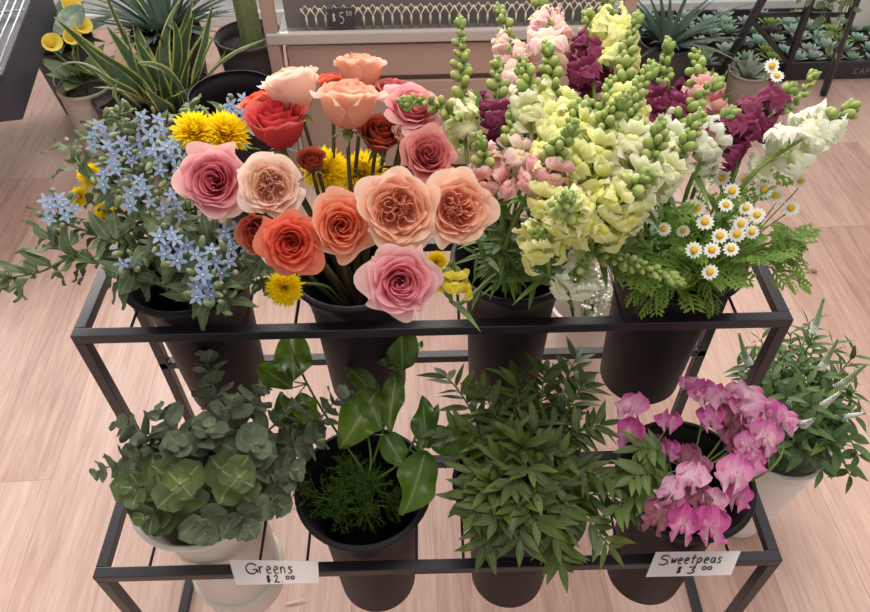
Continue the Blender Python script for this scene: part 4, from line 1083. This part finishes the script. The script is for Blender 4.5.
# ------------------------------------------------------------------ handwriting
GLY = {
 'G': [[(.95, .8), (.7, 1), (.35, .98), (.08, .7), (.05, .35), (.25, .05), (.6, 0), (.8, .12), (.95, .42), (.6, .42)], [(.95, .42), (1.0, .1)]],
 'r': [[(.1, .6), (.2, .05)], [(.18, .3), (.4, .58), (.75, .58)]],
 'e': [[(.1, .32), (.85, .38), (.75, .6), (.4, .62), (.12, .35), (.3, .04), (.85, .06)]],
 'n': [[(.1, .6), (.15, .05)], [(.13, .38), (.45, .6), (.72, .5), (.8, .05)]],
 's': [[(.8, .55), (.4, .62), (.2, .48), (.75, .28), (.7, .08), (.15, .05)]],
 '$': [[(.85, .8), (.4, .88), (.15, .7), (.8, .35), (.7, .1), (.1, .12)], [(.38, 1.05), (.32, -.1)], [(.62, 1.05), (.56, -.1)]],
 '2': [[(.1, .75), (.4, 1), (.75, .85), (.6, .5), (.05, .02), (.6, .04), (1, .0)]],
 '3': [[(.1, .9), (.5, 1), (.85, .85), (.45, .55), (.9, .35), (.6, .02), (.05, .08)]],
 '5': [[(.85, 1), (.25, 1), (.2, .6), (.65, .62), (.85, .35), (.55, .02), (.1, .08)]],
 '0': [[(.5, 1), (.1, .75), (.15, .2), (.5, 0), (.88, .25), (.85, .8), (.5, 1)]],
 '.': [[(.4, .0), (.5, .06)]],
 'S': [[(.9, .8), (.6, 1), (.15, .92), (.1, .65), (.8, .5), (.9, .2), (.5, 0), (.05, .12)]],
 'w': [[(.05, .6), (.25, .05), (.5, .5), (.7, .05), (.95, .6)]],
 't': [[(.45, .95), (.42, .1), (.65, .05)], [(.1, .6), (.85, .62)]],
 'p': [[(.12, .6), (.1, -.35)], [(.12, .45), (.5, .65), (.85, .4), (.55, .1), (.12, .15)]],
 'a': [[(.8, .55), (.4, .62), (.1, .35), (.35, .05), (.75, .2), (.82, .58), (.9, .05)]],
 'C': [[(.9, .85), (.5, 1), (.1, .6), (.2, .1), (.9, .08)]],
 'A': [[(.05, 0), (.5, 1), (.95, 0)], [(.25, .4), (.75, .4)]],
 'P': [[(.1, 0), (.1, 1), (.8, .9), (.75, .5), (.1, .48)]],
}
def write(mb, text, x, y, w, h, mapf, r, gap=.18):
    for ch in text:
        if ch != ' ':
            for st in GLY[ch]:
                pts = []
                for i in range(len(st)-1):
                    for q in range(4):
                        t = q/4; pts.append((st[i][0]*(1-t)+st[i+1][0]*t, st[i][1]*(1-t)+st[i+1][1]*t))
                pts.append(st[-1])
                if len(st) > 3:
                    pts = [pts[0]]+[((pts[i-1][0]+pts[i][0]*2+pts[i+1][0])/4, (pts[i-1][1]+pts[i][1]*2+pts[i+1][1])/4) for i in range(1, len(pts)-1)]+[pts[-1]]
                mb.tube([mapf(x+p[0]*w, y+p[1]*h) for p in pts], r, 4)
        x += w*(1+gap)
def card(corners, P0, nrm, label, lines, name='price_card'):
    nrm = V(nrm).normalized(); q = []
    for (u, v) in corners:   # tl tr br bl
        d = ray(u, v); q.append(CP+d*((P0-CP).dot(nrm)/d.dot(nrm)))
    mb = MB()
    for off in (0, -.0012): 
        for p in q: mb.v.append(p+nrm*off); mb.a.append((0, 0, 0))
    for f in ((3, 2, 1, 0), (4, 5, 6, 7), (0, 1, 5, 4), (1, 2, 6, 5), (2, 3, 7, 6), (3, 0, 4, 7)): mb.f.append(f); mb.m.append(0)
    c = (q[2]+q[3])/2; t = thing(name, c, label, 'price sign')
    obj('card', mb.mesh('card', m_card, False), t)
    def mp(s, r): return q[3]*(1-s)*(1-r)+q[2]*s*(1-r)+q[1]*s*r+q[0]*(1-s)*r+nrm*.0006
    mb = MB()
    for (tx, x, y, w, h, rr) in lines: write(mb, tx, x, y, w, h, mp, rr)
    obj('handwriting', mb.mesh('handwriting', m_ink), t)
    # a small clip that holds it to the bar
    return t
card(((229, 560), (318, 561), (319, 583), (236, 585)), V(aty(275, 573, -.0125)), (0, -.55, .835), 'white handwritten card reading Greens on the lower front bar', [('G', .16, .44, .14, .42, .0009), ('reens', .31, .44, .07, .5, .0009), ('$', .38, .1, .05, .26, .0010), ('2', .47, .08, .06, .3, .0009), ('.', .55, .08, .03, .3, .0010), ('00', .61, .2, .05, .14, .0009)])
card(((656, 552), (741, 551), (731, 575), (646, 577)), V(aty(694, 564, -.0125)), (0, -.55, .835), 'white handwritten card reading Sweetpeas on the lower front bar', [('S', .08, .46, .12, .4, .0009), ('weetpeas', .22, .5, .065, .4, .0009), ('$', .33, .14, .06, .24, .0010), ('3', .46, .1, .1, .28, .0009), ('00', .62, .24, .055, .14, .0009)])

# ------------------------------------------------------------------ the display cart behind
m_cart = solid('taupe_painted_metal', (184, 154, 140), .5, var=.04, vscale=3)
m_acr = solid('cloudy_acrylic', (196, 184, 178), .25, var=.05)
m_lat = solid('ivory_lattice', (226, 214, 190), .5)
m_dark = solid('dark_display_inside', (122, 116, 114), .6, var=.1)
CX0, CX1, CY0, CY1 = -.43, .56, 1.5, 2.1
cart = thing('display_cart', ((CX0+CX1)/2, (CY0+CY1)/2, 0), 'taupe metal display cart with clear lip and ivory lattice, behind the roses', 'cart')
zc = aty(435, 33, CY0).z
mb = MB(); mb.box(((CX0+CX1)/2, (CY0+CY1)/2+.01, (zc-.06)/2+.03), (CX1-CX0-.05, CY1-CY0-.02, zc-.06-.02)); cab = obj('cabinet', mb.mesh('cabinet', m_cart, False), cart, bevel=.004)
mb = MB(); mb.box(((CX0+CX1)/2, CY0-.004, .045+.15), (CX1-CX0-.07, .012, .30)); obj('lower_panel', mb.mesh('panel', m_cart, False), cab, bevel=.002)
mb = MB(); mb.box(((CX0+CX1)/2, CY0-.002, .41), (CX1-CX0-.07, .008, .095)); obj('upper_panel', mb.mesh('panel', m_cart, False), cab, bevel=.002)
for x in (CX0, CX1):
    for y in (CY0, CY1):
        mb = MB(); mb.box((x, y, .5), (.035, .035, 1.0)); obj('post', mb.mesh('post', m_cart, False), cart, bevel=.004)
mb = MB(); mb.box(((CX0+CX1)/2, CY0-.012, zc), (CX1-CX0+.03, .02, .034)); 
obj('tray_lip', mb.mesh('tray_lip', m_acr, False), cart, bevel=.005)
mb = MB(); mb.box(((CX0+CX1)/2, (CY0+CY1)/2, zc-.012), (CX1-CX0-.02, CY1-CY0-.02, .008)); obj('tray_floor', mb.mesh('tray_floor', m_dark, False), cart)
mb = MB(); mb.box(((CX0+CX1)/2, CY0+.075, zc+.12), (CX1-CX0-.06, .01, .26)); obj('back_panel', mb.mesh('back_panel', m_dark, False), cart)
mb = MB(); yl = CY0+.05; z0, z1 = zc+.0, zc+.055
x = CX0+.08
while x < CX1-.05:
    mb.tube([(x+.0135, yl, z0), (x+.0135, yl, z1-.024)], .0032, 5)
    mb.tube([(x, yl, z1), (x+.0135, yl, z1-.024), (x+.027, yl, z1)], .0026, 5)
    mb.tube([(x, yl+.003, z1-.012), (x+.0135, yl+.003, z1+.006), (x+.027, yl+.003, z1-.012)], .0022, 5)
    x += .027
obj('lattice', mb.mesh('lattice', m_lat), cart)
# chalk price on a slate
P = aty(341, 14, CY0+.035)
mb = MB(); mb.box((P.x, CY0+.035, zc+.035), (.076, .004, .052)); t = thing('price_slate', (P.x, CY0+.035, zc+.008), 'small black slate with the chalked price 5.50 on the cart', 'price sign')
obj('slate', mb.mesh('slate', solid('slate_black', (74, 72, 72), .7, var=.1), False), t)
mb = MB(); mp = lambda s, r: V((P.x-.038+.076*s, CY0+.0322, zc+.009+.052*r)); write(mb, '$', .16, .3, .14, .42, mp, .0011); write(mb, '5', .42, .16, .2, .62, mp, .0011); write(mb, '50', .68, .6, .1, .24, mp, .0008)
obj('chalk_writing', mb.mesh('chalk', solid('chalk', (232, 230, 226), .8)), t)

# ------------------------------------------------------------------ plants and pots at the back left
m_pot = solid('haze_greyed_black_pot', (74, 70, 72), .55, 0, .1, 40, .12)  # black pots, lifted to grey: the haze is put into their colour
m_soil = solid('potting_soil', (52, 42, 36), .9, 0, .5, 120, .3, vscale=60)
def pot(u, v, zr, R, Rb, mat, label, soil=True, name='plant_pot', h=None, n=40):
    P = at(u, v, zr); h = h or zr
    t = bucket(name, P.x, P.y, zr, R, h, mat, label, 'pot', None, collar=False, Rb=Rb)
    if soil:
        mb = MB(); mb.lathe([(.001, zr-.035), (R*.86, zr-.035), (R*.86, zr-.04), (.001, zr-.045)], (P.x, P.y, 0), 24); obj('soil', mb.mesh('soil', m_soil), t)
    return P, t
pot(232, 92, .44, .118, .095, m_bucket, 'empty wide black bucket on the floor just left of the cart', False, 'black_bucket')
P1, _ = pot(248, 34, .3, .115, .09, m_pot, 'charcoal pot with a thick green cactus, beside the cart')
P2, _ = pot(168, 92, .27, .15, .11, m_pot, 'charcoal pot holding the yellow-edged snake plant')
P3, _ = pot(122, 95, .26, .095, .075, m_pot, 'empty small charcoal pot between the snake plant and the stone pot', True)
m_stone = solid('pale_stone_sleeve', (196, 182, 172), .7, 0, .8, 14, .35, vscale=14)
P4, t4 = pot(84, 84, .27, .085, .07, m_stone, 'pale stone-patterned pot holding the yellow lilies')
P5, _ = pot(60, 40, .26, .11, .08, m_pot, 'charcoal pot of dark foliage behind the yellow lilies')
P6, _ = pot(165, 30, .3, .12, .09, m_pot, 'charcoal pot of the bushy dark palm behind the snake plant')
mb = MB(); mb.tube([P4+V((.088*cos(a), -.01, .088*sin(a)*.9)) for a in [pi*k/14 for k in range(15)]], .003, 6); obj('wire_handle', mb.mesh('wire_handle', solid('pale_wire', (214, 212, 208), .4)), t4)
# cactus column
t = thing('cactus', P1-Z*.035, 'pale green columnar cactus standing in the charcoal pot by the cart', 'cactus')
mb = MB(); X = Mx.Translation((P1.x+.01, P1.y+.0, P1.z-.035))
mb.grid(lambda a, s: ((.034+.004*cos(a*2*pi*7))*cos(2*pi*a)*(1 if s < .97 else .5), (.034+.004*cos(a*2*pi*7))*sin(2*pi*a)*(1 if s < .97 else .5), .5*s), 42, 12, X, 0, 0, True)
obj('column', mb.mesh('column', organ('cactus_green', [(0, (128, 140, 96)), (1, (140, 152, 104))], .6, .05)), t)
# snake plant
m_snake = organ('snake_plant_leaf', [(0, (70, 92, 66)), (1, (78, 100, 70))], .45, .15, .2, edge=(.66, (186, 188, 104)), spec=.4)
t = thing('snake_plant', P2-Z*.035, 'snake plant with yellow-edged dark leaves spreading from a charcoal pot', 'plant')
for i in range(24):
    an = i*2.399; rr = .095*sqrt((i+.5)/24); d = V((cos(an), sin(an), 0)); tl = .2+.8*rr/.095*U(.6, 1)
    b = P2-Z*.035+d*rr; mb = MB()
    leaf(mb, b, d*tl*.8+Z, (d*-1+Z*.2) if U(0, 1) < .7 else rnd_dir(), U(.2, .34), U(.042, .058), .5, .75, .25, U(-.3, .5), .08, nu=8, nv=12, twist=U(-1.4, 1.4))
    obj('leaf', mb.mesh('leaf', m_snake), t)
m_darkp = organ('dark_palm_leaf', [(0, (46, 70, 56)), (1, (66, 92, 72))], .5, .2, .15)
def strappy(P, label, n, L, W, spread=.8, mat=None, name='palm_plant', droop=(.2, .6), cat='plant', up=1.):
    t = thing(name, P, label, cat)
    for i in range(n):
        an = i*2.399; d = V((cos(an), sin(an), 0)); mb = MB()
        leaf(mb, P+d*.012, d*spread*U(.4, 1.3)+Z*up, Z-d*.3, U(*L), U(*W), .5, .7, .2, U(*droop), .03, nv=9)
        obj('leaf', mb.mesh('leaf', mat or m_darkp), t)
    return t
strappy(P6-Z*.035, 'bushy dark palm with narrow leaves at the top edge behind the snake plant', 80, (.18, .34), (.02, .034), 1.05)
strappy(P5-Z*.035, 'dark broad-leaved foliage behind the yellow lilies', 20, (.14, .24), (.05, .075), .9, name='foliage_plant')
# yellow lilies
m_lily = organ('yellow_lily', [(0, (226, 186, 50)), (1, (240, 212, 84))], .5, .3, .05)
m_lleaf = organ('lily_leaf', [(0, (90, 112, 66)), (1, (104, 128, 78))], .5, .25, .1, vein=.3)
m_stripe = organ('silver_striped_leaf', [(0, (96, 128, 112)), (.5, (170, 190, 178)), (1, (110, 142, 124))], .45, .2, .35, vein=.6)
t = thing('yellow_lily_plant', P4-Z*.035, 'potted plant with yellow lily blooms and broad green leaves at the far left', 'plant')
for (u, v, z, s) in ((50, 44, .42, .05), (70, 38, .43, .045), (80, 26, .45, .045), (68, 6, .47, .05)):
    P = at(u, v, z); f = face(P, U(-.4, .4), .4, .8); b = P-f*s*.5
    mb = MB(); X = frame(b, f, UP, s)
    mb.grid(lambda a, q: ((.1+.5*q**1.6*(1+.35*cos(2*pi*a)))*cos(2*pi*a), (.1+.5*q**1.6*(1+.35*cos(2*pi*a)))*sin(2*pi*a), 1.1*q-.35*q**3), 14, 7, X, 0, .2, True)
    o = obj('bloom', mb.mesh('bloom', m_lily), t)
    mb = MB(); mb.tube(bez(b, b-f*.05, P4+Z*.08, P4-Z*.04, 8), .003, 6); obj('stem', mb.mesh('stem', m_lleaf), t)
for (a, b, w) in (((82, 78, .28), (64, 58, .4), .07), ((90, 78, .28), (96, 64, .38), .07), ((74, 80, .28), (44, 60, .36), .075), ((80, 84, .28), (66, 84, .34), .06), ((78, 80, .28), (40, 52, .34), .05), ((85, 82, .28), (100, 42, .38), .06), ((75, 84, .28), (48, 70, .36), .06), ((88, 80, .28), (62, 78, .33), .05), ((92, 80, .28), (112, 52, .34), .05)):
    A, B_ = at(*a), at(*b); mb = MB(); leaf(mb, A, B_-A, Z+RT*.2, (B_-A).length, w, .7, .8, .2, .15, .04, nu=4, nv=10); obj('leaf', mb.mesh('leaf', m_lleaf), t)
A, B_ = at(84, 6, .5), at(52, 36, .44); mb = MB(); leaf(mb, A, B_-A, (CP-A), (B_-A).length, .062, .8, .8, .15, .1, .02, nu=4, nv=10)
mb.tube([A, P4+Z*.1, P4-Z*.03], .002, 5); obj('striped_leaf', mb.mesh('striped_leaf', m_stripe), t, label='silver striped leaf')

# wire shelf at the far left
m_rackd = solid('dark_shelf_metal', (58, 58, 66), .5, var=.1)
m_wire = solid('bright_wire', (196, 198, 204), .35, .6)
t = thing('wire_shelf', (-1.35, 1.3, 0), 'dark metal shelf with bright parallel wires at the far left edge', 'shelf')
A = at(8, 66, .5); ya = rad(11)
X = Mx.Translation((A.x, A.y, 0)) @ Mx.Rotation(ya, 4, 'Z')
mb = MB(); mb.box((-.30, .36, .40), (.54, .70, .13), X); mb.box((-.3, .36, .472), (.55, .72, .012), X); obj('cabinet', mb.mesh('cabinet', m_rackd, False), t, bevel=.004)
for lx, ly in ((-.05, .69), (-.55, .69), (-.55, .03)):
    mb = MB(); mb.box((lx, ly, .168), (.03, .03, .336), X); obj('leg', mb.mesh('leg', m_rackd, False), t)
mb = MB()
for k in range(22):
    x = -.53+k*.024; mb.tube([X @ V((x, -.0, .5)), X @ V((x, .72, .5))], .0028, 5)
for y in (0, .36, .72): mb.tube([X @ V((-.55, y, .493)), X @ V((-.02, y, .493))], .004, 6)
obj('wires', mb.mesh('wires', m_wire), t)

# ------------------------------------------------------------------ back right: tray of succulents, stool, small pot
m_tray = solid('black_tray', (56, 54, 58), .5)
TX0, TX1, TY0, TY1 = .55, 2.15, 2.05, 2.5
tray = thing('plant_tray', ((TX0+TX1)/2, (TY0+TY1)/2, 0), 'long black tray of small succulents on the floor by the window wall', 'tray')
mb = MB(); cx, cy = (TX0+TX1)/2, (TY0+TY1)/2
mb.box((cx, cy, .006), (TX1-TX0, TY1-TY0, .012))
for y in (TY0, TY1): mb.box((cx, y, .035), (TX1-TX0, .012, .07))
for x in (TX0, TX1): mb.box((x, cy, .035), (.012, TY1-TY0, .07))
obj('tray_body', mb.mesh('tray_body', m_tray, False), tray, bevel=.002)
mb = MB(); mb.box((cx, cy, .03), (TX1-TX0-.02, TY1-TY0-.02, .036)); obj('soil', mb.mesh('soil', m_soil, False), tray)
mb = MB(); P = aty(861, 71, TY0-.007); write(mb, 'CAP', 0, 0, 1, 1, lambda s, r: V((P.x-.03+.02*s, TY0-.0075, .022+.022*r)), .0013); obj('lettering', mb.mesh('lettering', solid('grey_lettering', (150, 150, 150), .6)), tray)
SUC = []
for nm, c0, c1, kind in (('mint_succulent', (140, 180, 158), (196, 220, 204), 0), ('pale_succulent', (168, 190, 176), (206, 216, 206), 0), ('lime_succulent', (130, 164, 78), (182, 204, 116), 1), ('dark_succulent', (64, 84, 70), (110, 96, 92), 0), ('sage_succulent', (124, 158, 130), (176, 200, 172), 1)):
    mb = MB()
    for i in range(22 if kind == 0 else 30):
        n_ = 22 if kind == 0 else 30; k = i/n_; an = i*2.399; el = 1.25-1.15*k
        d = V((cos(an)*cos(el), sin(an)*cos(el), sin(el)))
        leaf(mb, d*.1, d, Z-d*.2, .35+.6*k, .38 if kind == 0 else .22, 1.1 if kind == 0 else .8, .7, .3, -.15, nv=4)
    SUC.append(mb.mesh(nm, organ(nm, [(0, c0), (1, c1)], .55, .15, .08)))
k = 0
for iy in range(6):
    for ix in range(20):
        x = TX0+.05+ix*.079+U(-.015, .015); y = TY0+.045+iy*.075+U(-.015, .015)
        if x > TX1-.04 or y > TY1-.03: continue
        if 1.52 < x < 1.68+.12 and iy > 3 and x > 1.6: continue
        kk = RN.choice((0, 1, 0, 1, 2, 3, 4))
        o = obj('succulent', SUC[kk], None, Mx.Translation((x, y, .05)) @ Mx.Rotation(U(0, 6), 4, 'Z') @ Mx.Scale(U(.046, .064), 4))
        w = ('mint green', 'pale silvery', 'lime green spiky', 'dark bronze tipped', 'sage green spiky')[kk]
        tag(o, w+' succulent rosette planted in the long black tray', 'succulent', w+' succulents in the black tray')
# white pot in the tray
bucket('white_pot', 1.74, 2.40, .22, .1, .17, m_whitepot, 'white ribbed pot standing in the tray at the right frame edge', 'pot', None, collar=False, Rb=.075)
# small grey pot
m_terr = solid('greyish_clay', (160, 146, 138), .7, 0, .2, 40, .1)
P7, _ = pot(750, 70, .15, .072, .052, m_terr, 'small greyish clay pot on the floor in front of the tray')
t = strappy(P7-Z*.035, 'small grey leafy plant growing in the greyish clay pot', 16, (.06, .1), (.02, .03), 1.0, organ('grey_leaf', [(0, (110, 124, 108)), (1, (168, 178, 160))], .6, .15), 'small_potted_plant')
# stool
m_stool = solid('black_stool_steel', (50, 50, 58), .4)
st = thing('stool', (1.2, 1.85, 0), 'black metal stool with crossing braces, its feet in front of the tray', 'stool')
SQ = V((1.26, 1.76, .66))
fa, fb, fc_, fd = at(713, 88, 0), at(788, 88, 0)+V((0, .06, 0)), at(823, 95, 0), V((0, 0, 0))
tops = [aty(764, -3, 1.80), aty(808, 8, 1.86), aty(856, 0, 1.80)]
feet = [fa, fb, fc_]
for A, B_ in zip(feet, tops):
    dirn = (B_-A).normalized(); E2 = A+dirn*((.64)/dirn.z)
    mb = MB(); mb.tube([A+Z*.006, E2], .014, 8); obj('leg', mb.mesh('leg', m_stool), st)
ctr = sum(((A+(B_-A).normalized()*(.64/((B_-A).normalized().z))) for A, B_ in zip(feet, tops)), V((0, 0, 0)))/3
mb = MB(); mb.lathe([(.001, .64), (.17, .64), (.18, .65), (.18, .665), (.17, .675), (.001, .68)], (ctr.x, ctr.y, 0), 32); obj('seat', mb.mesh('seat', m_stool), st)
def onleg(i, z): A, B_ = feet[i], tops[i]; d = B_-A; return A+d*(z/d.z)
mb = MB(); mb.tube([onleg(0, .36), onleg(1, .34)], .009, 6); obj('brace', mb.mesh('brace', m_stool), st)
mb = MB(); mb.tube([onleg(0, .34), onleg(1, .1)], .009, 6); obj('brace', mb.mesh('brace', m_stool), st)
mb = MB(); mb.tube([onleg(1, .34), onleg(2, .36)], .009, 6); obj('brace', mb.mesh('brace', m_stool), st)
# trailing plant on the stool
PT = V((ctr.x+.06, ctr.y-.02, .68))
m_trail = organ('trailing_leaf', [(0, (126, 148, 110)), (1, (156, 176, 136))], .55, .25, .1, rvar=(110, 132, 100))
bucket('plant_pot', PT.x, PT.y, .80, .075, .12, m_whitepot, 'white pot of the trailing plant, standing on the black stool', 'pot', None, collar=False, Rb=.055)
t = thing('trailing_plant', PT+Z*.08, 'pale green trailing plant hanging down in front of the stool legs', 'plant')
mb = MB(); m2 = MB()
for (u, v, z) in ((816, 30, .36), (826, 58, .26), (838, 20, .4), (806, 8, .42), (812, 48, .3), (830, 66, .22), (845, 6, .44), (800, 2, .45), (820, 12, .42), (792, -8, .5)):
    T = at(u, v, z); top = PT+Z*.12+V((T.x-PT.x, T.y-PT.y, 0)).normalized()*.08
    pth = bez(PT+Z*.1, top+Z*.03, V((T.x, T.y, (T.z+top.z)/2+.05)), T, 12); mb.tube(pth, .0015, 4)
    for i in range(26):
        kk = i/26*11.9; j = int(kk); p = pth[j]*(1-kk+j)+pth[j+1]*(kk-j)
        leaf(m2, p, rnd_dir()-Z*.4, rnd_dir()+V((0, -1, .5)), U(.025, .042), U(.016, .026), .7, .8, .15, .1, .05, nv=4)
obj('vines', mb.mesh('vines', m_stem), t); obj('leaves', m2.mesh('leaves', m_trail), t)
# palm right of the cart
P8, _ = pot(668, 40, .2, .1, .08, m_pot, 'charcoal pot of the arching palm right of the cart')
strappy(P8-Z*.035, 'arching dark palm with long narrow leaves at the top edge right of the cart', 44, (.2, .33), (.014, .022), 1.1)
strappy(V((P8.x+.15, P8.y-.12, 0)), 'bright green leafy plant low beside the arching palm', 18, (.1, .17), (.03, .045), .8, organ('bright_leaf', [(0, (120, 156, 60)), (1, (164, 196, 84))], .5, .3), 'leafy_plant')
# a scrap on the floor and a fallen petal
mb = MB(); P = at(300, 604, 0); leaf(mb, P+V((-.03, 0, .003)), V((1, .25, 0)), Z, .045, .006, .7, 1, .3, -.1)
solo('fallen_leaf', mb.mesh('fallen_leaf', solid('dry_pale', (226, 196, 186), .7)), 'thin pale fallen leaf on the floor below the Greens card', 'leaf', base=P)
mb = MB(); P = at(813, 272, 0); mb.ball(frame(P+Z*.006, Z, s=(.01, .007, .006)), 8, 5)
solo('floor_crumb', mb.mesh('floor_crumb', solid('dry_brown', (170, 130, 112), .8)), 'small dry brown crumb on the floor right of the stand', 'debris', base=P)

# ------------------------------------------------------------------ view
vs = SC.view_settings; vs.view_transform = 'Standard'; vs.look = 'None'; vs.gamma = 1; vs.use_curve_mapping = False; vs.exposure = .25
